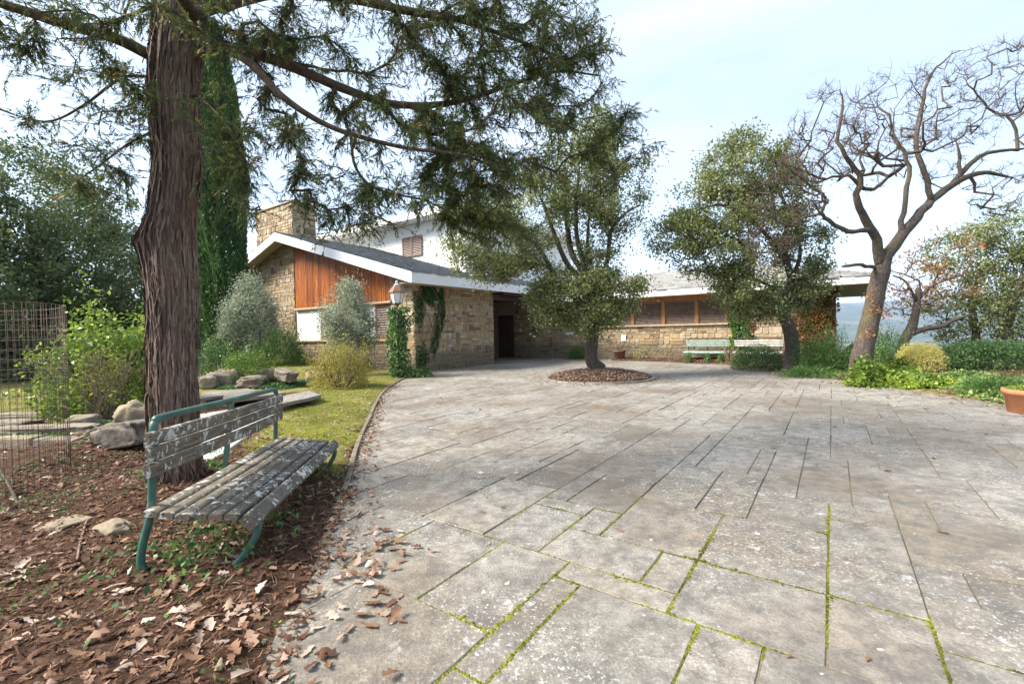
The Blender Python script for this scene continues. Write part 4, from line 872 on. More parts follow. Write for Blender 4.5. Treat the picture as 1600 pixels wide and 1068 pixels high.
# half bare oak beyond, keeping some rusty leaves
b4 = np.array([*D(1408, 570, 13.2)[:2], 0])
o4, _ = broad_tree('young_oak', 'crooked young oak keeping some rusty leaves, behind the golden shrub', [([b4, D(1412, 535, 13.2), D(1425, 510, 13.2), D(1432, 480, 13.2), D(1435, 450, 13.3)], (.15, .13, .12, .09, .06)), (L2((1415, 525, 13.2), (1440, 515, 13.1), (1470, 510, 13), (1490, 500, 13), (1520, 490, 12.9)), (.09, .07, .06, .03)), (L2((1432, 470, 13.2), (1460, 445, 13.4), (1500, 430, 13.6)), (.05, .04, .02)), (L2((1432, 470, 13.2), (1415, 440, 13.2), (1395, 430, 13.2)), (.05, .03, .02))],
 [pxell(40, 1430, 430, 50, 40, 13.3, .8), pxell(30, 1490, 400, 45, 45, 13.5, .8), pxell(22, 1400, 470, 35, 25, 13.2, .5), pxell(20, 1480, 460, 40, 25, 13.4, .6)], 7, (.12, .12, .1), .085, .045, 'rust_leaf', 'bark_bare', tip=.006, wander=1.)
for (bx, yb, Yd, limbs, att, lab) in (
 (1522, 570, 14.0, [((1525, 520, 14), (.12, .10)), ((1518, 470, 14), (.1, .07)), ((1535, 420, 14), (.06, .03))], [(50, 1500, 400, 50, 45, .9), (40, 1555, 380, 45, 45, .9), (36, 1480, 470, 45, 30, .8), (36, 1560, 450, 50, 35, .8), (24, 1500, 520, 40, 22, .5)], 'thin evergreen oak with an upright trunk, rising behind the clipped hedge'),
 (1545, 575, 13.2, [((1570, 520, 13.2), (.14, .12)), ((1590, 460, 13.2), (.11, .08)), ((1605, 400, 13.2), (.07, .04))], [(44, 1590, 360, 50, 45, .9), (40, 1600, 430, 55, 40, .9), (30, 1570, 480, 40, 30, .6), (40, 1650, 400, 50, 60, .9), (20, 1600, 520, 45, 18, .5)], 'evergreen oak with a slanting dark trunk, leaning away behind the clipped hedge')):
    bb = np.array([*D(bx, yb, Yd)[:2], -.4]); pts = [bb]+[D(x, y, Y) for (x, y, Y), _ in limbs]
    broad_tree('evergreen_oak', lab, [(pts, (.15,)+tuple(r[1] for _, r in limbs))], [pxell(n_, x, y, rx, ry, Yd, dy) for n_, x, y, rx, ry, dy in att], 36, (.18, .18, .12), .09, .042, 'oak_leaf', 'bark_oak', tip=.006)
# oaks of the wood on the left
for (bx, Yd, att, lab) in (
 (60, 17, [(110, 40, 330, 120, 110, 2.2), (70, 130, 400, 90, 90, 2), (60, -20, 450, 110, 90, 2), (40, 60, 500, 100, 60, 1.5)], 'dense dark oak standing beyond the wire mesh cage'),
 (180, 20, [(90, 160, 430, 80, 90, 2), (60, 200, 500, 70, 70, 1.6), (50, 110, 540, 80, 50, 1.6), (40, 130, 330, 70, 50, 1.4)], 'grey green oak rising behind the glossy leafy shrub'),
 (-110, 14, [(110, -140, 330, 140, 130, 2.2), (60, -90, 470, 110, 80, 1.8)], 'spreading oak at the edge of the wood, past the wire mesh cage'),
 (285, 26, [(80, 250, 470, 110, 70, 2), (50, 300, 540, 80, 50, 2)], 'distant oak between the big conifer and the tall cypress'),
 (20, 30, [(90, 20, 520, 160, 60, 2.5), (60, 120, 560, 120, 45, 2)], 'far oak closing the gap low behind the wood')):
    bb = np.array([*D(bx, 560, Yd)[:2], -.1]); c0 = D(att[0][1], att[0][2], Yd); mid = bb*.45+c0*.55+np.array([.3, 0, 0])
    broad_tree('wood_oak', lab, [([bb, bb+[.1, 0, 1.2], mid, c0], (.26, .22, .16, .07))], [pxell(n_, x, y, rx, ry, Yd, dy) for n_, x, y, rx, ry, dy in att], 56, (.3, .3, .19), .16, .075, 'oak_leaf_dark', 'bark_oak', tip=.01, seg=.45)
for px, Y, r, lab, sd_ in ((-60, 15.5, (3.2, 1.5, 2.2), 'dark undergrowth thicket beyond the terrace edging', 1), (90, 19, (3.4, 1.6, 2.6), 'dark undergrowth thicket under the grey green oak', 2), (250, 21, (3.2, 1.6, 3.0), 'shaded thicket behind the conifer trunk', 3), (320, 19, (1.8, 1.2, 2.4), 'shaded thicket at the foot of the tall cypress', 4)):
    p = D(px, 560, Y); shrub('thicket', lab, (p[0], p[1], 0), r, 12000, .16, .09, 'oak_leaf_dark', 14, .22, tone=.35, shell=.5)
# tall cypress
n = 60000; cb = D(352, 560, 16.5); cb[2] = .2; hgt = 12.5; t = rng.random(n)**.85; a = rng.random(n)*6.28; prof = np.clip(t*9, .4, 1)*np.clip((1-t)*2.6, 0, 1)**.6; rr_ = .84*prof*(1+.10*np.sin(a*5+t*23)+.2*vnoise(np.stack([np.cos(a)*2, np.sin(a)*2, t*18], -1), 1.8, 51))*(.62+.38*rng.random(n)**.5)
P = np.stack([cb[0]+rr_*np.cos(a), cb[1]+rr_*np.sin(a), cb[2]+hgt*t], -1); dr = np.stack([np.cos(a)*.35, np.sin(a)*.35, np.ones(n)], -1)+rng.normal(0, .28, (n, 3))
cyp = empty('cypress_tree', cb, 'tall narrow columnar cypress at the corner of the gable', 'tree'); leafobj('crown', P, .16*rng.uniform(.6, 1.3, n), .05, .45+.3*vnoise(P, 1.6, 52)+rng.normal(0, .15, n), 'cypress_leaf', cyp, dirs=dr)
TB().tube([cb-[0, 0, .25], cb+[0, 0, 2], cb+[0, 0, 9]], (.16, .13, .03), 9).build('trunk', M['bark_oak'], cyp)

# ------------------------------------------------------------------ benches
def tube_obj(name, pts, r, m, parent, sides=10, sm=6, keep=True):
    V, Q, T = sweep(spline(pts, sm), r, sides); o = link(name, npmesh(name, V, [Q, T], np.full(len(V), .5), True), M[m], parent, keep); return o
def slat_obj(name, L, yc, zc, wd, th, ang, m, parent, tone, sag=.006, x0=0.):
    """long board with rounded upper edges, slight bow, along local X"""
    ca, sa = math.cos(ang), math.sin(ang); e = min(.012, th*.42); prof = [(-wd/2, -th/2), (wd/2, -th/2), (wd/2, th/2-e), (wd/2-e*.4, th/2-e*.35), (wd/2-e*1.2, th/2), (-wd/2+e*1.2, th/2), (-wd/2+e*.4, th/2-e*.35), (-wd/2, th/2-e)]
    n = 15; V = []; bw = rng.normal(0, .003); xa, xb = x0+rng.uniform(-.012, .012), x0+L+rng.uniform(-.012, .012)
    for k in range(n):
        t = k/(n-1); dz = -sag*math.sin(math.pi*t)+rng.normal(0, .0008); dy = bw*math.sin(math.pi*t)
        for a, b in prof: V.append((xa+(xb-xa)*t, yc+dy+a*ca-b*sa, zc+dz+a*sa+b*ca))
    q = [(8*k+j, 8*k+(j+1) % 8, 8*k+8+(j+1) % 8, 8*k+8+j) for k in range(n-1) for j in range(8)]; b = MB().add(V, q+[tuple(range(8))[::-1], tuple(range(8*n-8, 8*n))], tone)
    me = b.mesh(name); o = bpy.data.objects.new(name, me); C.objects.link(o); me.materials.append(M[m]); o.parent = parent; return o
def bench(label, mw, L, wood, metal, legz=-.385, group=None, seatw=.072, tones=None, roll=True):
    t = empty('park_bench', (0, 0, 0), label, 'bench', group); t.matrix_world = mw
    z = legz; rp = .021
    for x in (.09, L-.09):
        tube_obj('leg_frame', [(x, -.055, .40), (x, -.045, .2), (x, -.03, -.02), (x, -.055, z*.6), (x, -.045, z*.88), (x, .02, z), (x, .16, z+.004), (x, .3, z+.004), (x, .42, z*.88), (x, .5, z*.6), (x, .545, z*.3), (x, .52, -.062), (x, .42, -.045), (x, .2, -.046), (x, .0, -.042)], rp, metal, t, keep=False)
    tube_obj('top_rail', [(.09, -.055, .38), (.09, -.062, .45), (.12, -.066, .475), (.2, -.068, .492), (L*.5, -.068, .492), (L-.2, -.068, .492), (L-.12, -.066, .475), (L-.09, -.062, .45), (L-.09, -.055, .38)], rp, metal, t, keep=False)
    m_ = MB().box(lambda a, b, c: (a, b, c), (L*.5-.02, -.078, -.05), (L*.5+.02, -.052, .485)); o = m_.build('back_post', M[metal]); o.parent = t
    m_ = MB().box(lambda a, b, c: (a, b, c), (L*.5-.02, -.05, -.06), (L*.5+.02, .5, -.035)); o = m_.build('seat_bar', M[metal]); o.parent = t
    tones = tones or [.05, .1, .15, .5, .25, .7, .8]
    for k in range(6): slat_obj('seat_slat', L, .015+k*.0815, -.008-.012*math.sin(math.pi*k/6)-.004*(k == 5), seatw, .034, rng.normal(0, .02)-(.06*(k == 0))+(-.10 if k == 5 else 0), wood, t, tones[k])
    slat_obj('seat_slat', L, .522, -.04, .092, .06, -.7, wood, t, tones[6])
    for k, (yc, zc) in enumerate(((-.035, .392), (-.028, .305), (-.02, .218))): slat_obj('back_slat', L, yc, zc, .078, .03, -math.pi/2+.09, wood, t, (.1, .3, .2)[k])
    return t
P0 = G(230, 800, .405); P1 = G(440, 683, .33); ex = unit(P1-P0); ey = np.array([-ex[1], ex[0], 0])*-1; ey = unit(ey-ex*(ey@ex)); ez = np.cross(ex, ey)
if ez[2] < 0: ez = -ez
tilt = .11; ey2 = ey*math.cos(tilt)-ez*math.sin(tilt); ez2 = ez*math.cos(tilt)+ey*math.sin(tilt)
def MW(o, x, y, z): return Matrix(((x[0], y[0], z[0], o[0]), (x[1], y[1], z[1], o[1]), (x[2], y[2], z[2], o[2]), (0, 0, 0, 1)))
Lb = float(np.linalg.norm(P1-P0))
bench('weathered slatted bench spotted with white lichen on a green tube frame, under the conifer', MW(P0, ex, ey2, ez2), Lb, 'lichen_wood', 'green_paint')
simple('bench_green', (.20, .27, .235), .6, .3, 9); simple('bench_pale', (.36, .345, .31), .7, .3, 9)
for u0, wood, lab in ((6.93, 'bench_green', 'park bench with pale green slats against the stone wall under the shutters'), (8.72, 'bench_pale', 'park bench with greyish white slats half hidden by the clipped round shrub')):
    o_ = P3(u0, 3.86, .42); bench(lab, MW(o_, B, -A, np.array([0, 0, 1.])), 1.62, wood, 'black_iron', legz=-.40+.02)

# ------------------------------------------------------------------ lantern, ivy at the house corner
lx, ly = D(622, 520, 14.0)[:2]; lz = hz(lx, ly); lamp = empty('street_lantern', (lx, ly, lz), 'old lantern with milky panes and a copper hood on an ivy covered post', 'lamp')
TB().tube([(lx, ly, lz-.1), (lx, ly, 1.2), (lx, ly, 2.28)], (.04, .035, .03), 10).build('post', M['black_iron'], lamp)
def hexring(r, z): return [(lx+r*math.cos(R_(60*k+15)), ly+r*math.sin(R_(60*k+15)), z) for k in range(6)]
zb = 2.28
for k in range(6):
    a, b = hexring(.135, zb+.02), hexring(.215, zb+.33); MB().add([a[k], a[(k+1) % 6], b[(k+1) % 6], b[k]]+[tuple(np.array(p)*.97+np.array([lx, ly, zb+.17])*.03) for p in (a[k], a[(k+1) % 6], b[(k+1) % 6], b[k])], [(0, 1, 2, 3), (7, 6, 5, 4)]).build('pane', M['pane'], lamp)
    TB().tube([a[k], b[k]], .010, 5).build('glazing_bar', M['copper'], lamp)
def lathe6(name, prof, m):
    V = []; Fq = []
    for i, (r, z) in enumerate(prof): V += hexring(r, z)
    for i in range(len(prof)-1): Fq += [(6*i+k, 6*i+(k+1) % 6, 6*i+6+(k+1) % 6, 6*i+6+k) for k in range(6)]
    MB().add(V, Fq+[tuple(range(6))[::-1], tuple(range(6*len(prof)-6, 6*len(prof)))]).build(name, M[m], lamp)
lathe6('hood', [(.245, zb+.325), (.25, zb+.345), (.22, zb+.41), (.12, zb+.53), (.10, zb+.55)], 'copper'); lathe6('finial', [(.09, zb+.55), (.10, zb+.58), (.05, zb+.61), (.035, zb+.64), (.055, zb+.665), (.01, zb+.72)], 'concrete'); lathe6('base_cup', [(.03, zb-.08), (.05, zb-.03), (.14, zb+.005), (.14, zb+.022)], 'copper')
def wall_ivy(name, label, fn, blobs_, n, ll, m, cat='ivy', stem=True, tone=.45, stemm='twig', stems=None):
    """leaves hanging on a wall; fn(s, d, z) maps the wall; blobs_ = (s, z, rs, rz, thickness, share)"""
    tot = sum(b[5] for b in blobs_); Cn = []; dirs = []
    nrm = unit(np.array(fn(0, 1, 0))-np.array(fn(0, 0, 0)))
    for s, z, rs_, rz, th, sh in blobs_:
        k = int(n*sh/tot); a = rng.random(k)*6.28; r = np.sqrt(rng.random(k))*(1+.25*np.sin(a*5+s)); ss = s+rs_*r*np.cos(a); zz = np.maximum(.02, z+rz*r*np.sin(a)); dd = .03+th*np.clip(1-r**2, .05, 1)*rng.random(k)
        Cn.append(np.array([fn(x, d, q) for x, d, q in zip(ss, dd, zz)]))
    Cn = np.vstack(Cn); k = len(Cn); c0 = Cn.mean(0); t = empty(name, (c0[0], c0[1], 0), label, cat)
    dr = rng.normal(0, .5, (k, 3))+np.array([0, 0, -.8])+nrm*.35; leafobj('foliage', Cn, ll*rng.uniform(.6, 1.3, k), ll*.85*rng.uniform(.6, 1.2, k), tone+.2*vnoise(Cn, 3, 3)+rng.normal(0, .2, k), m, t, dirs=dr)
    if stems:
        tb = TB()
        for pts in stems: tb.tube(spline([fn(*p) for p in pts], 5), np.linspace(.022, .007, 5*(len(pts)-1)+1), 5)
        tb.build('stem', M[stemm], t)
    return t
wall_ivy('ivy', 'ivy and pale bare vine stems climbing the stone corner behind the lantern', uwall(0), [(-3.75, 2.75, .45, .4, .15, 5), (-3.15, 2.4, .16, .8, .08, 3), (-3.4, 1.5, .14, .6, .06, 1.5), (-4.3, 2.2, .3, .7, .1, 2), (-4.2, .5, .3, .5, .15, 2), (-3.6, .9, .15, .4, .06, .8)], 2600, .085, 'ivy_leaf', tone=.38,
 stems=[[(-4.1, .06, 0), (-4.0, .1, .5), (-3.7, .12, 1.3), (-3.3, .12, 2.1), (-2.8, .25, 2.9)], [(-4.1, .06, 0), (-4.2, .1, .6), (-4.0, .14, 1.4), (-3.4, .16, 2.2), (-3.2, .3, 3.0)], [(-4.05, .06, .4), (-3.4, .1, 1.2), (-2.9, .1, 1.9), (-2.5, .1, 2.1)], [(-4.0, .1, .5), (-4.3, .15, 1.2), (-4.2, .25, 2.3), (-4.6, .3, 2.8)], [(-3.7, .12, 1.3), (-4.0, .2, 2.0), (-4.5, .25, 2.2)], [(-3.3, .12, 2.1), (-3.5, .2, 2.6), (-3.9, .3, 2.95)], [(-4.05, .08, .1), (-3.3, .1, .25), (-2.9, .08, .12)]])
k = 2600; a = rng.random(k)*6.28; zz = lz+rng.random(k)*2.12; r = (.07+.25*rng.random(k)**.7)*(1+.3*np.sin(a*3+zz*4)); Cn = np.stack([lx+r*np.cos(a), ly+r*np.sin(a), zz], -1)
t = empty('ivy', (lx, ly, lz), 'dense glossy ivy wrapped round the lantern post', 'ivy'); leafobj('foliage', Cn, .085*rng.uniform(.6, 1.3, k), .07*rng.uniform(.6, 1.3, k), .55+.2*vnoise(Cn, 4, 9)+rng.normal(0, .18, k), 'ivy_leaf', t, dirs=np.stack([np.cos(a)*.4, np.sin(a)*.4, -.8+0*a], -1)+rng.normal(0, .3, (k, 3)))
wall_ivy('ivy', 'variegated ivy hanging on the wing wall beside the green bench', vwall(VG), [(8.75, 1.9, .35, .8, .25, 4), (8.9, 1.0, .42, .55, .2, 3), (8.5, 2.4, .35, .3, .2, 2), (8.7, .4, .3, .4, .15, 1)], 2600, .085, 'ivy_leaf', tone=.6)
wall_ivy('creeper', 'red and green creeper covering the far end of the wing wall', vwall(VG), [(11.1, 2.4, .9, .3, .12, 4), (11.5, 1.7, .5, .6, .1, 4), (10.8, 1.5, .5, .5, .06, 1.6), (11.3, .9, .6, .6, .1, 3)], 3600, .085, 'creeper_leaf', tone=.5)
wall_ivy('vine', 'sprig of red vine leaves on the wing wall', vwall(VG), [(9.3, 1.35, .12, .18, .05, 1), (9.2, 1.75, .06, .12, .05, .5)], 70, .08, 'creeper_leaf', tone=.1)

# ------------------------------------------------------------------ shrubs
def at(px, py, Y, z=None): p = D(px, py, Y); p[2] = (hz(p[0], p[1]) if p[0] < 2 else bz(p[0], p[1])) if z is None else z; return p
shrub('yellow_shrub', 'rounded yellow green twiggy shrub at the end of the lawn', at(532, 600, 11.4), (.78, .7, 1.14), 9000, .045, .024, 'yellowgreen_leaf', 34, .10, shell=.5, stem_mat='twig')
shrub('camellia_shrub', 'large glossy leafy shrub with lime green shoots behind the rock pile', at(168, 640, 8.2), (.98, .9, 1.72), 9500, .085, .046, 'bright_leaf', 14, .2, shell=.45, tone=.5)
c_ = at(160, 640, 7.4); tb = TB()
for q in range(46):
    a = rng.random()*6.28; b0 = c_+np.array([.1*math.cos(a), .1*math.sin(a), -.05]); e_ = c_+np.array([rng.normal(0.05, .32), rng.normal(0, .25), rng.uniform(.4, 1.15)]); m_ = b0*.5+e_*.5+rng.normal(0, .08, 3); tb.tube(spline([b0, m_, e_], 3), np.linspace(.010, .003, 7), 4)
    for w_ in range(3): e2 = e_+rng.normal(0, .14, 3); tb.tube([m_*.3+e_*.7, e2], (.004, .002), 3)
dry = empty('dry_shrub', c_, 'dry tan coloured twiggy shrub in front of the glossy leafy one', 'shrub'); tb.build('stem', M['twig'], dry); k = 900; leafobj('foliage', ell(k, c_+[.05, 0, .8], (.42, .3, .4), .1), .03, .018, rng.random(k)*.6, 'yellowgreen_leaf', dry)
shrub('round_shrub', 'rounded bronze green shrub on the rock garden', at(386, 575, 12.6), (.72, .7, 1.0), 7000, .05, .028, 'bright_leaf', 10, .13, tone=.32)
shrub('low_shrub', 'blue green low shrub at the edge of the rock garden beside the cypress', at(340, 565, 13.6), (.6, .6, 1.25), 4500, .06, .03, 'dark_shrub', 8, .2, tone=.6)
shrub('dark_shrub', 'dense dark green feathery shrub below the stone gable', at(436, 562, 14.6), (.8, .7, 1.2), 8000, .075, .02, 'cypress_leaf', 8, .16, tone=.55, vert=.6)
for px, py, Y, sc, lab in ((546, 575, 14.6, 1.0, 'silvery olive bush in front of the shuttered window'), (392, 570, 15.2, .95, 'silvery olive bush in front of the stone gable wall')):
    bb = at(px, py, Y); tops = [pxell(46, px, py-82, 36, 42, Y, .65*sc, .1), pxell(26, px-22, py-62, 24, 30, Y, .5*sc, .1), pxell(26, px+22, py-66, 24, 34, Y, .5*sc, .1), pxell(14, px, py-124, 16, 16, Y, .3, .1)]
    broad_tree('olive_bush', lab, [([bb-[0, 0, .1], bb+[.03, 0, .35], bb+[.05, 0, .7]], (.06, .05, .04)), ([bb, bb+[-.25, .05, .6], bb+[-.4, .1, 1.1]], (.03, .025, .015)), ([bb, bb+[.3, -.05, .6], bb+[.4, -.1, 1.2]], (.03, .025, .015))], tops, 90, (.14, .14, .16), .085, .026, 'olive_leaf', 'bark_oak', tip=.004, cat='shrub', seg=.15)
shrub('box_shrub', 'clipped round dark green shrub under the bowed oak', at(1184, 570, 14.3), (.80, .7, .86), 9000, .045, .026, 'dark_shrub', 6, .07, tone=.6, sq=.18, hemi=True)
shrub('golden_shrub', 'clipped golden yellow shrub rising out of the ivy bank', at(1438, 584, 10.9, .22), (.52, .5, .70), 8000, .04, .02, 'yellow_leaf', 8, .08, tone=.55, sq=.12)
shrub('hedge', 'clipped dark green hedge with a rounded end along the edge of the bank', np.array([12.1, 10.9, .08]), (2.15, .6, .86), 21000, .055, .034, 'dark_shrub', 12, .06, cat='hedge', tone=.62, sq=.42)
for px, py, Y, r, lab, nn in ((1290, 570, 12.6, (1.0, .7, .95), 'feathery green juniper spreading below the creeper', 9000), (1385, 560, 12.4, (.6, .5, 1.0), 'feathery juniper behind the trunk of the leafless oak', 4200), (1265, 578, 12.0, (.8, .6, .34), 'low spreading juniper mat beside the bowed oak', 4500), (1560, 620, 8.2, (.55, .45, .26), 'small flat juniper next to the terracotta planter', 2600)):
    shrub('juniper', lab, at(px, py, Y), r, nn, .08, .016, 'cypress_leaf', 6, .3, tone=.75, vert=.25, shell=.35)
shrub('blue_shrub', 'blue green shrublet at the foot of the leafless oak', at(1378, 560, 11.2), (.3, .3, .75), 1800, .05, .03, 'dark_shrub', 4, .2, tone=.8)
shrub('leggy_shrub', 'leggy shrub with yellowing leaves in front of the creeper', at(1283, 560, 13.6), (.6, .4, 1.1), 700, .07, .04, 'bright_leaf', 16, .2, tone=.85, shell=.2, stem_mat='twig')
shrub('fern_tuft', 'bright green tuft in the corner beside the porch', P3(1.9, 3.9, 0), (.5, .4, .55), 1500, .12, .02, 'cypress_leaf', 0, .2, tone=1.0, vert=.8)
for u_, sz_, lab in ((7.25, .24, 'tiny conical shrublet at the left end of the green bench'), (7.95, .20, 'tiny rounded shrublet before the middle of the green bench'), (8.42, .2, 'tiny leafy sprout near the twiggy bush')): shrub('shrublet', lab, np.array([*P3(u_, 2.9, 0)[:2], .03]), (sz_*.7, sz_*.7, sz_*1.6), 700, .045, .025, 'dark_shrub', 3, .1, tone=.7)
shrub('twiggy_bush', 'thin twiggy bush with few leaves before the ivy on the wing wall', np.array([*P3(8.75, 2.95, 0)[:2], .03]), (.45, .4, 1.0), 350, .05, .025, 'bright_leaf', 26, .2, tone=.6, shell=.2, stem_mat='twig')
shrub('rose_stub', 'pruned leggy plant at the foot of the wing wall', P3(5.0, 3.95, 0), (.35, .3, .6), 200, .06, .035, 'bright_leaf', 12, .2, tone=.8, shell=.2, stem_mat='twig')
shrub('pale_plant', 'grey green low plant at the start of the kerb', at(648, 577, 14.2, .02), (.55, .35, .24), 700, .11, .04, 'ivy_leaf', 0, .2, tone=.75)
# ivy bank and other ground cover
def cover(name, label, spots, n, ll, m, zf, tone=.55, cat='ground cover'):
    Cn = []
    tot = sum(s[2]*s[3] for s in spots)
    for x, y, rx, ry, h in spots:
        k = int(n*rx*ry/tot); a = rng.random(k)*6.28; r = np.sqrt(rng.random(k))*(1+.2*np.sin(4*a+x)); X = x+rx*r*np.cos(a); Y = y+ry*r*np.sin(a); P = np.stack([X, Y], -1); hh_ = h*np.clip(1-r**2, .1, 1)*(.75+.35*vnoise(P, 3.5, 7)); Cn.append(np.column_stack([X, Y, zf(P)+hh_*(.45+.55*rng.random(k))]))
    Cn = np.vstack(Cn); k = len(Cn); o = leafobj(name, Cn, ll*rng.uniform(.6, 1.3, k), ll*.8*rng.uniform(.6, 1.3, k), tone+.2*vnoise(Cn, 2.5, 4)+rng.normal(0, .17, k), m, up=1.2); return tag(o, label, cat, kind='stuff')
def bxy(px, py, z=.1): return G(px, py, z)[:2]
def sp(l): return [(*bxy(px, py), rx, ry, h) for px, py, rx, ry, h in l]
cover('ivy_bank', 'bright leafy ivy spilling over the edge of the bank', sp([(1352, 596, .42, .35, .85), (1345, 572, .5, .7, .75), (1375, 595, .6, .45, .55), (1410, 596, .7, .5, .42), (1450, 600, .5, .4, .3), (1340, 592, .35, .4, .3), (1395, 585, .8, .7, .5), (1480, 600, .35, .3, .16)]), 13000, .085, 'bright_leaf', bank_h, .5)
cover('ground_cover', 'sparse low green plants on the bank', sp([(1300, 583, .5, .6, .1), (1265, 582, .5, .4, .1), (1520, 603, .6, .5, .16), (1540, 614, .5, .4, .14), (1500, 594, .6, .5, .14), (1570, 622, .4, .25, .12)]), 2600, .06, 'ivy_leaf', bank_h, .85)
cover('ground_ivy', 'dark trailing ivy over the boulders of the rock garden', [(*G(430, 596, .2)[:2], .8, .4, .2), (*G(462, 594, .2)[:2], .5, .4, .18), (*G(360, 600, .15)[:2], .4, .3, .12), (*G(470, 585, .3)[:2], .5, .5, .15)], 6000, .06, 'dark_shrub', garden_h, .5)
cover('weeds', 'small green weeds on the soil by the wire cage', [(*G(px, py, .05)[:2], rx, ry, .09) for px, py, rx, ry in ((130, 665, .5, .4), (60, 675, .9, .3), (20, 685, .6, .2), (190, 700, .3, .2), (310, 740, .28, .2), (280, 750, .25, .2))], 2200, .055, 'ivy_leaf', garden_h, .6)

# ------------------------------------------------------------------ stones, slabs, path, cage
def rock(name, label, c, r, rz=0., tone=.2, sq=.25, seed=1, cat='rock', tilt=0., group=None, parent=None):
    nu, nv = 44, 24; u_, v_ = np.meshgrid(np.linspace(0, 2*math.pi, nu, endpoint=False), np.linspace(-math.pi/2, math.pi/2, nv)); d = np.stack([np.cos(v_)*np.cos(u_), np.cos(v_)*np.sin(u_), np.sin(v_)], -1)
    dq = np.sign(d)*np.abs(d)**(1-sq); V = dq*(1+.2*vnoise(d, 2.2, seed)+.11*vnoise(d, 5, seed+5)+.05*np.abs(vnoise(d, 11, seed+9)))[..., None]*np.array(r); ca, sa = math.cos(tilt), math.sin(tilt); V = V@np.array([[ca, 0, sa], [0, 1, 0], [-sa, 0, ca]]).T; ca, sa = math.cos(rz), math.sin(rz); V = V@np.array([[ca, sa, 0], [-sa, ca, 0], [0, 0, 1]])+np.asarray(c)
    i = np.arange(nv-1)[:, None]*nu; j = np.arange(nu)[None]; k = (j+1) % nu; o = link(name, npmesh(name, V.reshape(-1, 3), [np.stack([i+j, i+k, i+nu+k, i+nu+j], -1).reshape(-1, 4)], np.full(nu*nv, tone), True), M['rock'], parent)
    return tag(o, label, cat, group) if not parent else o
def gx(px, py, z): p = G(px, py, z); return p
rock('rock', 'dark rectangular block lying on the soil bank beside the conifer', gx(196, 678, .25), (.30, .14, .13), -.15, 0, .55, 3, tilt=-.12)
rock('rock', 'pale pointed boulder leaning behind the dark block', gx(213, 650, .38), (.19, .16, .18), .5, .8, .3, 4, tilt=.5)
rock('rock', 'brownish stone in front of the glossy shrub', gx(132, 660, .1), (.20, .15, .12), .2, .5, .4, 5)
rock('rock', 'thin pale slab half buried at the left foot of the soil bank', gx(125, 690, .12), (.26, .13, .06), .5, .35, .5, 6, tilt=-.35)
rock('rock', 'small stone wedged next to the dark block', gx(158, 678, .2), (.13, .1, .09), .2, .15, .4, 7, tilt=-.3)
for px, py, r, rz, sd_, lab in ((108, 818, (.15, .10, .035), 1.0, 21, 'pale cream flat stone sunk in the dead leaves, broader of two'), (176, 826, (.13, .08, .045), -.5, 22, 'cream flat stone with yellow lichen sunk in the dead leaves'), (132, 790, (.12, .05, .025), .2, 23, 'thin cream sliver of stone in the dead leaves')): rock('flat_stone', lab, gx(px, py, .06), r, rz, .75, .3, sd_)
rock('rock', 'large tan boulder at the end of the rock garden', gx(352, 592, .25), (.36, .26, .24), .3, .3, .35, 8); rock('rock', 'low grey boulder under the trailing ivy', gx(395, 597, .2), (.32, .22, .15), .1, .05, .4, 9)
rock('rock', 'grey stone with orange lichen on the rock garden', gx(448, 586, .35), (.28, .2, .13), -.4, .1, .5, 10, tilt=.2); rock('rock', 'pale stone at the foot of the yellow shrub', gx(492, 592, .2), (.22, .2, .2), .2, .9, .4, 11); rock('rock', 'round tan stone behind the trailing ivy', gx(420, 585, .3), (.28, .2, .16), .2, .5, .3, 12); rock('rock', 'grey boulder between the conifer and the tan boulder', gx(325, 598, .2), (.22, .2, .18), .2, .3, .3, 13)
def slab_bench(label, pxs, z=.2, th=.07):
    P = [G(x, y, z) for x, y in pxs]; c = np.mean(P, 0); t = empty('stone_slab_seat', (c[0], c[1], 0), label, 'stone seat'); m_ = MB(); top = []
    for i in range(len(P)):
        a, b = P[i][:2], P[(i+1) % len(P)][:2]
        for s in (0, .33, .66): q = a+(b-a)*s+rng.normal(0, .012, 2); top.append((q[0], q[1]))
    m_.prism(top, z-th, z, r=.3); m_.build('slab', M['paver'], t, bevel=.012)
    L = P[1][:2]-P[0][:2]
    for s in (.2, .78): q = P[0][:2]*(1-s)+P[1][:2]*s+(P[2][:2]-P[1][:2])*.5; m_ = MB(); d = unit(L)*.07; n_ = np.array([-d[1], d[0]])*2; m_.prism([tuple(q+d+n_), tuple(q-d+n_), tuple(q-d-n_), tuple(q+d-n_)], -.02, z-th-.002, r=.8); m_.build('support_block', M['stone'], t, bevel=.015)
slab_bench('rough stone slab seat nearest the conifer trunk', [(312, 622), (402, 610), (388, 606), (318, 612)]); slab_bench('long rough stone slab seat in the middle of the row', [(345, 626), (446, 613), (420, 609), (350, 617)]); slab_bench('rough stone slab seat at the lawn end of the row', [(432, 632), (502, 616), (484, 610), (430, 620)])
m_ = MB(); m_.prism([tuple(p) for p in PATH], -.05, .075, r=.5); tag(m_.build('garden_path', M['concrete'], bevel=.02), kind='structure')
tr_ = empty('border_edging', (-5.9, 5.5, 0), 'low weathered stone edging of the terrace behind the wire cage', 'edging')
for k in range(4): x0 = -8.2+k*.78; yy = 5.75-.06*k; MB().box(lambda a, b, c: (a, b-.07*(a-x0)+.02*math.sin(5*a), c), (x0+.01, yy-.09, -.03), (x0+.76, yy+.09, .17+.02*rng.random()), rng.random()).build('edging_stone', M['rock'], tr_, bevel=.02)
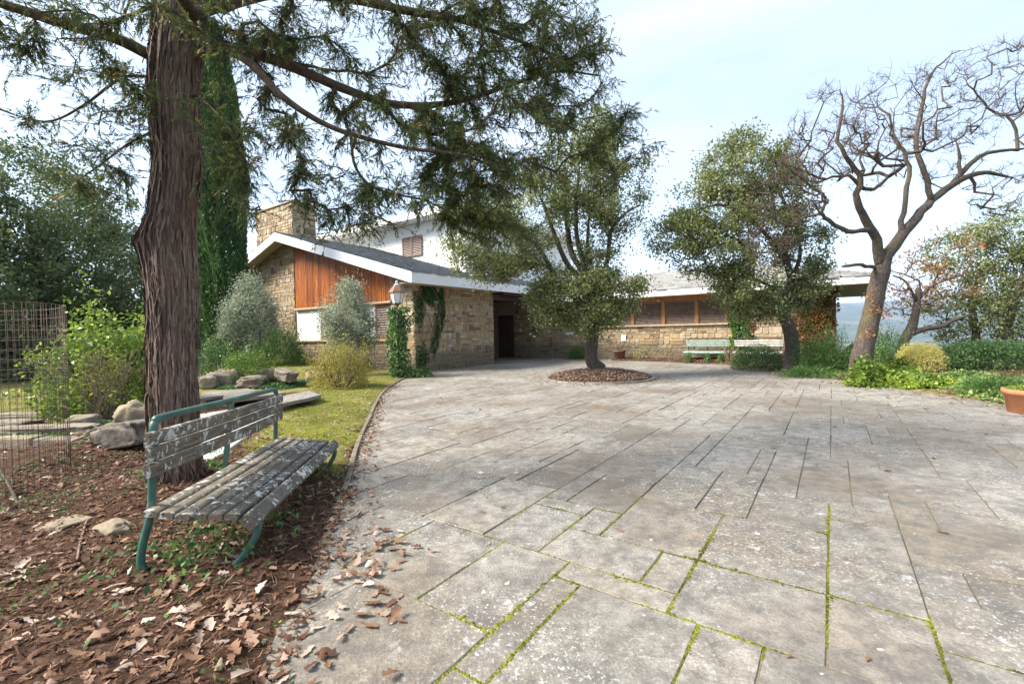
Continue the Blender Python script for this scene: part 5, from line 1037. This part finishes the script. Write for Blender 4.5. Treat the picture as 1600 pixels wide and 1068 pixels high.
for px, py, L_, lab in ((20, 652, .5, 'grey slab lying on the grass behind the terrace edging'), (8, 664, .4, 'brown slab lying in front of the grey one on the grass'), (70, 672, .7, 'long slab tinted with yellow moss behind the terrace edging')): rock('stone_slab', lab, gx(px, py, .08), (L_, .16, .07), .1, .4, .55, int(px)+3)
CG = np.array([-5.02, 3.97]); CR = .80; ch_ = 1.66; g0 = hz(*CG)-.01; cage = empty('wire_cage', (*CG, g0), 'rusty cylinder of welded wire mesh standing on the dead leaves', 'wire cage')
def wire_me(name, pts, r, sides=4): V, Q, T = sweep(pts, r, sides); me = npmesh(name, V, [Q, T], np.full(len(V), .5), True); me.materials.append(M['rust_wire']); return me
vm = wire_me('upright_wire', [(0, 0, 0), (0, 0, ch_*.5), (0, 0, ch_)], .0021); hm = [wire_me('hoop_wire', [(CR*(1+.012*math.sin(3*t+s))*math.cos(t), CR*(1+.012*math.sin(3*t+s))*math.sin(t), .012*math.sin(2*t+s)) for t in np.linspace(0, 2*math.pi, 49)], .0021) for s in range(3)]
for k in range(98):
    a = 2*math.pi*k/98; o = link('upright_wire', vm, None, cage, False); r = CR*(1+.012*math.sin(3*a)); o.location = (r*math.cos(a), r*math.sin(a), 0); o.rotation_euler = (rng.normal(0, .004), rng.normal(0, .004), 0)
for k in range(17): o = link('hoop_wire', hm[k % 3], None, cage, False); o.location = (0, 0, .02+k*(ch_-.03)/16)
tube_obj('stick', [G(30, 792, .03), G(18, 765, .1), G(0, 735, .2), G(-20, 715, .28)], .011, 'twig_dark', None); tag(bpy.data.objects['stick'], 'crooked dark stick poking up beside the wire cage', 'stick')
tb_ = tube_obj('fallen_branch', [G(95, 905, .035), G(118, 880, .06), G(125, 850, .06), G(135, 815, .08), G(150, 790, .08)], .007, 'twig', None); tag(tb_, 'thin dead branch lying across the cream flat stones', 'branch')

# ------------------------------------------------------------------ pots
def pot(name, label, c, prof, m, parts=None, sides=28):
    t = empty(name, c, label, 'plant pot'); V = []; q = []
    for r, z in prof: V += [(c[0]+r*math.cos(2*math.pi*k/sides), c[1]+r*math.sin(2*math.pi*k/sides), c[2]+z) for k in range(sides)]
    for i in range(len(prof)-1): q += [(sides*i+k, sides*i+(k+1) % sides, sides*(i+1)+(k+1) % sides, sides*(i+1)+k) for k in range(sides)]
    MB().add(V, q+[tuple(range(sides))[::-1], tuple(range(sides*len(prof)-sides, sides*len(prof)))]).build('pot', M[m], t, True); return t
pc = np.array([*P3(4.12, 3.75, 0)[:2], 0]); t = pot('plant_pot', 'brown clay pot with a dry twiggy plant against the wing wall', pc, [(.17, 0), (.2, .02), (.245, .36), (.27, .365), (.275, .43), (.25, .435), (.235, .38)], 'pot_brown')
tb = TB()
for q in range(26): e_ = pc+np.array([rng.normal(0, .2), rng.normal(0, .2), rng.uniform(.6, .95)]); tb.tube(spline([pc+[0, 0, .36], (pc+[0, 0, .36])*.5+e_*.5+rng.normal(0, .04, 3), e_], 3), np.linspace(.009, .003, 7), 4)
tb.build('dry_stems', M['twig'], t)
pc = np.array([7.66, 6.62, 0]); t = pot('planter', 'large orange terracotta planter topped with moss at the edge of the paving', pc, [(.29, 0), (.31, .01), (.345, .27), (.37, .275), (.375, .345), (.34, .35), (.325, .30)], 'terracotta', sides=40)
k = 2500; a = rng.random(k)*6.28; r = .34*np.sqrt(rng.random(k)); Cn = np.stack([pc[0]+r*np.cos(a), pc[1]+r*np.sin(a), .31+.07*np.clip(1-(r/.36)**2, 0, 1)+.03*rng.random(k)], -1); leafobj('moss_top', Cn, .035, .012, .6+rng.normal(0, .2, k), 'bright_leaf', t, dirs=np.array([0, 0, 1.])+rng.normal(0, .4, (k, 3)))

# ------------------------------------------------------------------ grass, leaves, litter
def blades(name, P, h, w_, m, parent, rn, lean=.5):
    n = len(P); a = rng.random(n)*6.28; s = np.stack([np.cos(a), np.sin(a), 0*a], -1)*(w_*.5)[:, None]; l = rng.normal(0, lean, (n, 3)); l[:, 2] = 1; tip_ = P+unit(l)*h[:, None]
    V = np.stack([P-s, P+s, tip_], 1).reshape(-1, 3); return tag(link(name, npmesh(name, V, [np.arange(3*n).reshape(-1, 3)], np.repeat(np.clip(rn, 0, 1), 3)), M[m], parent), kind='stuff')
def scatter(poly, n):
    p = np.asarray(poly); lo, hi_ = p.min(0), p.max(0); X = lo+(hi_-lo)*rng.random((n*3, 2)); return X[inside(X, poly)][:n]
X = scatter(LAWN, 110000); d = dist_poly(X, LAWN); X = X[rng.random(len(X)) < np.clip(.2+d*1.6+.35*vnoise(X, 2.2, 6), .05, 1)]; P = np.column_stack([X, garden_h(X)-.004]); n = len(P)
blades('grass', P, rng.uniform(.012, .045, n)*(1+.5*vnoise(X, 3, 6)), rng.uniform(.003, .007, n), 'grass_blade', bed_l, .5+.3*vnoise(X, 1.7, 61)+rng.normal(0, .18, n))
X = np.vstack([scatter(LAWN2, 14000), scatter([p for p in ROCKG], 16000)]); X = X[(sd(X) > .1) & (X[:, 0] > -14)]; P = np.column_stack([X, garden_h(X)-.004]); n = len(P)
blades('grass', P, rng.uniform(.03, .09, n), rng.uniform(.005, .012, n), 'grass_blade', bed_l, .25+.3*vnoise(X, 1.7, 62)+rng.normal(0, .15, n))
X = np.column_stack([rng.uniform(7.9, 15, 16000), rng.uniform(6.8, 16, 16000)]); X = X[(sd(X) > .15) & (vnoise(X, 1.1, 5) > -.1)]; P = np.column_stack([X, bank_h(X)-.004]); n = len(P); blades('grass', P, rng.uniform(.02, .07, n), rng.uniform(.004, .01, n), 'grass_blade', bed_r, .4+rng.normal(0, .2, n))
# oak leaf: spine with lobed margins, curled
ts = np.linspace(0, 1, 7); wl = np.array([.03, .17, .10, .26, .15, .22, .02]); 
def oakleaf(n, size):
    cu = rng.normal(0, .35, n); sd_ = rng.normal(0, .3, n)+.15; V = np.zeros((n, 21, 3)); wv = wl*rng.uniform(.75, 1.3, (n, 7))
    for k, t in enumerate(ts):
        zc = cu*(t-.5)**2*1.2
        V[:, k] = np.stack([np.full(n, t-.5), .03*np.sin(t*5+cu*9), zc], -1)
        for sg, b in ((1, 7), (-1, 14)): V[:, b+k] = np.stack([np.full(n, t-.5+(.05 if k % 2 else -.02)), sg*wv[:, k], zc+sd_*wv[:, k]*1.3+rng.normal(0, .02, n)], -1)
    V[..., 2] -= V[..., 2].min(1, keepdims=True)
    a = rng.random(n)*6.28; ca, sa = np.cos(a)[:, None], np.sin(a)[:, None]; tl = rng.normal(0, .18, (n, 2)); x, y, z = V[..., 0], V[..., 1], V[..., 2]; z2 = z+tl[:, :1]*x+tl[:, 1:]*y; z2 -= z2.min(1, keepdims=True)
    return np.stack([x*ca-y*sa, x*sa+y*ca, z2], -1)*size[:, None, None]
lf = np.array([(k, k+1, b+k+1, b+k) if b == 14 else (k+1, k, b+k, b+k+1) for b in (7, 14) for k in range(6)])
def leaves(X, size, hf, rn, parent, single=False, lift=.002):
    n = len(X); V = oakleaf(n, size)+np.column_stack([X, hf(X)+lift])[:, None]
    if single:
        for k in range(n):
            c = V[k].mean(0); me = npmesh('fallen_leaf', V[k]-c, [lf], np.full(21, rn[k])); o = link('fallen_leaf', me, M['dry_leaf'], parent, False); o.location = Vector(c)
    else: tag(link('fallen_leaf', npmesh('fallen_leaf', V.reshape(-1, 3), [(lf[None]+np.arange(n)[:, None, None]*21).reshape(-1, 4)], np.repeat(rn, 21)), M['dry_leaf'], parent), kind='stuff')
NEAR = [(-5.2, 1.0), (-.72, 1.0), (-1.0, 2.2), (-1.2, 2.9), (-1.5, 4.2), (-2.2, 5.0), (-5.2, 5.6)]
def surf(X): s = sd(X); return np.where(s > 0, garden_h(X), np.maximum(.004, garden_h(X)*0+.004))
# single leaves: the nearest, largest-looking
X = scatter([(-3.4, 1.1), (-.8, 1.1), (-.95, 1.7), (-1.05, 2.4), (-1.5, 2.9), (-3.6, 2.7)], 235); X = np.vstack([X, np.column_stack([rng.normal(-.82, .13, 65), rng.uniform(1.7, 3.1, 65)])]); n = len(X)
leaves(X, rng.uniform(.05, .10, n), surf, rng.beta(1.7, 1.3, n), bed_l, True, .006)
X = scatter(NEAR, 5200); n = len(X); leaves(X, rng.uniform(.03, .075, n), surf, np.clip(rng.beta(1.6, 2.6, n), 0, 1), bed_l, lift=.003)
X = np.vstack([scatter(LAWN, 1500), np.column_stack([np.interp(q := rng.uniform(2.6, 12, 900), curb[:, 1], curb[:, 0])+np.abs(rng.normal(0, .12, 900)), q])]); n = len(X); leaves(X, rng.uniform(.03, .07, n), surf, np.clip(rng.beta(2, 2, n), 0, 1), bed_l, lift=.006)
X = scatter([(-8, 5), (-2.2, 5), (-4.5, 8), (-9, 9)], 900); n = len(X); leaves(X, rng.uniform(.04, .08, n), garden_h, rng.random(n), bed_l)
# leaves on the mound, on the paving round it, along the wall bed and the bank edge
a = rng.random(3400)*6.28; r = 1.42*np.sqrt(rng.random(3400)); X = RINGC+np.stack([r*np.cos(a), r*np.sin(a)], -1); leaves(X, rng.uniform(.045, .085, 3400), ring_h, rng.beta(2.8, 1.5, 3400), ring, lift=.004)
a = rng.random(500)*6.28; r = 1.55+np.abs(rng.normal(0, .3, 500)); X = RINGC+np.stack([r*np.cos(a), r*np.sin(a)], -1); X = np.vstack([X, np.column_stack([rng.normal(7.75, .25, 700), rng.uniform(6.9, 15.5, 700)]), np.column_stack([rng.normal(6.6, .8, 120), rng.uniform(7, 14, 120)]), scatter(YARD, 330)]); X = X[sd(X) < 0]; n = len(X); leaves(X, rng.uniform(.03, .065, n), lambda P: np.full(len(P), .003), rng.beta(2, 1.8, n), yard)
q = np.column_stack([rng.uniform(3.6, 11.5, 2600), rng.uniform(2.7, 4.2, 2600)]); X = O[:2]+q[:, :1]*B[:2]+q[:, 1:]*A[:2]; X = np.vstack([X, np.column_stack([rng.uniform(7.9, 11.5, 2200), rng.uniform(7, 14, 2200)])]); X = X[sd(X) > .02]; n = len(X); leaves(X, rng.uniform(.04, .08, n), bank_h, rng.beta(2, 1.8, n), bed_r, lift=.004)
# needles and twig bits
def litter(X, hf, L, w_, m, parent, rn, name='twig_litter'):
    n = len(X); a = rng.random(n)*6.28; d = np.stack([np.cos(a), np.sin(a), rng.normal(0, .22, n)], -1)*L[:, None]*.5; s = np.stack([-np.sin(a), np.cos(a), 0*a], -1)*w_[:, None]; c = np.column_stack([X, hf(X)+.006+np.abs(d[:, 2])]); b_ = np.column_stack([s[:, :2]*rng.normal(0, 6, (n, 1)), 0*a])
    V = np.stack([c-d-s, c-d+s, c+b_+s, c+d+s*.4, c+d-s*.4, c+b_-s], 1).reshape(-1, 3); i = np.arange(n)[:, None]*6; return tag(link(name, npmesh(name, V, [np.vstack([i+[0, 1, 2, 5], i+[5, 2, 3, 4]])], np.repeat(rn, 6)), M[m], parent), kind='stuff')
X = scatter(NEAR, 15000); n = len(X); litter(X, surf, rng.uniform(.02, .09, n), rng.uniform(.0008, .0024, n), 'dry_leaf', bed_l, np.clip(rng.beta(1.3, 3.2, n), 0, 1))
X = scatter(NEAR, 9000); n = len(X); c = np.column_stack([X, surf(X)+.008]); leafobj('bark_crumbs', c, rng.uniform(.012, .035, n), rng.uniform(.006, .016, n), np.clip(rng.beta(1.4, 3, n), 0, 1), 'dry_leaf', bed_l, up=2.5, kind='stuff')
# sprigs of weeds through the dead leaves
sx = scatter(NEAR, 260); sx = sx[vnoise(sx, 1.3, 77) > -.25]; m = 13; Cn = np.repeat(np.column_stack([sx, surf(sx)]), m, 0)+rng.normal(0, 1, (len(sx)*m, 3))*np.array([.045, .045, .012]); Cn[:, 2] = np.abs(Cn[:, 2]-surf(Cn[:, :2]))+surf(Cn[:, :2])+.015; k = len(Cn)
leafobj('weeds', Cn, rng.uniform(.015, .035, k), rng.uniform(.01, .022, k), np.clip(rng.normal(.6, .2, k), 0, 1), 'ivy_leaf', bed_l, up=1.4, kind='stuff')
bx_ = P0+ey*.25+ex*.5; k = 420; Cn = np.column_stack([rng.normal(bx_[0], .2, k), rng.normal(bx_[1]-.25, .3, k), .04+rng.random(k)*.16]); leafobj('weeds', Cn, rng.uniform(.03, .06, k), rng.uniform(.015, .03, k), np.clip(rng.normal(.45, .2, k), 0, 1), 'ivy_leaf', bed_l, up=1.4, kind='stuff')
# moss tufts thickening the kerb edge and the lawn's front
X = np.column_stack([rng.uniform(-3.2, -1.4, 3500), rng.uniform(4.2, 6.5, 3500)]); X = X[(sd(X) > .02) & (vnoise(X, 1.6, 15) > .1)]; n = len(X); blobs('moss', np.column_stack([X, garden_h(X)-.004]), rng.uniform(.01, .028, n), 'moss', bed_l, np.clip(rng.normal(.7, .2, n), 0, 1), .6)
X = scatter(NEAR, 2600); X = X[vnoise(X, 1.2, 16)-.5*(X[:, 0] < -3.2) > .35]; n = len(X); blobs('moss', np.column_stack([X, surf(X)-.003]), rng.uniform(.008, .022, n), 'moss', bed_l, np.clip(rng.normal(.4, .2, n), 0, 1), .5)

# ------------------------------------------------------------------ haze over the valley
bpy.ops.mesh.primitive_cube_add(size=1, location=(0, 0, 130)); hzb = bpy.context.object; hzb.name = 'haze'; hzb.scale = (19000, 19000, 560); hzb.data.name = 'haze'; hzb['kind'] = 'stuff'
hm_ = bpy.data.materials.new('haze'); hm_.use_nodes = True; hn = hm_.node_tree; hn.nodes.clear(); ho = hn.nodes.new('ShaderNodeOutputMaterial'); pv = hn.nodes.new('ShaderNodeVolumePrincipled'); pv.inputs['Color'].default_value = (.60, .74, 1, 1); pv.inputs['Density'].default_value = .00013; hn.links.new(pv.outputs[0], ho.inputs['Volume']); hzb.data.materials.append(hm_)
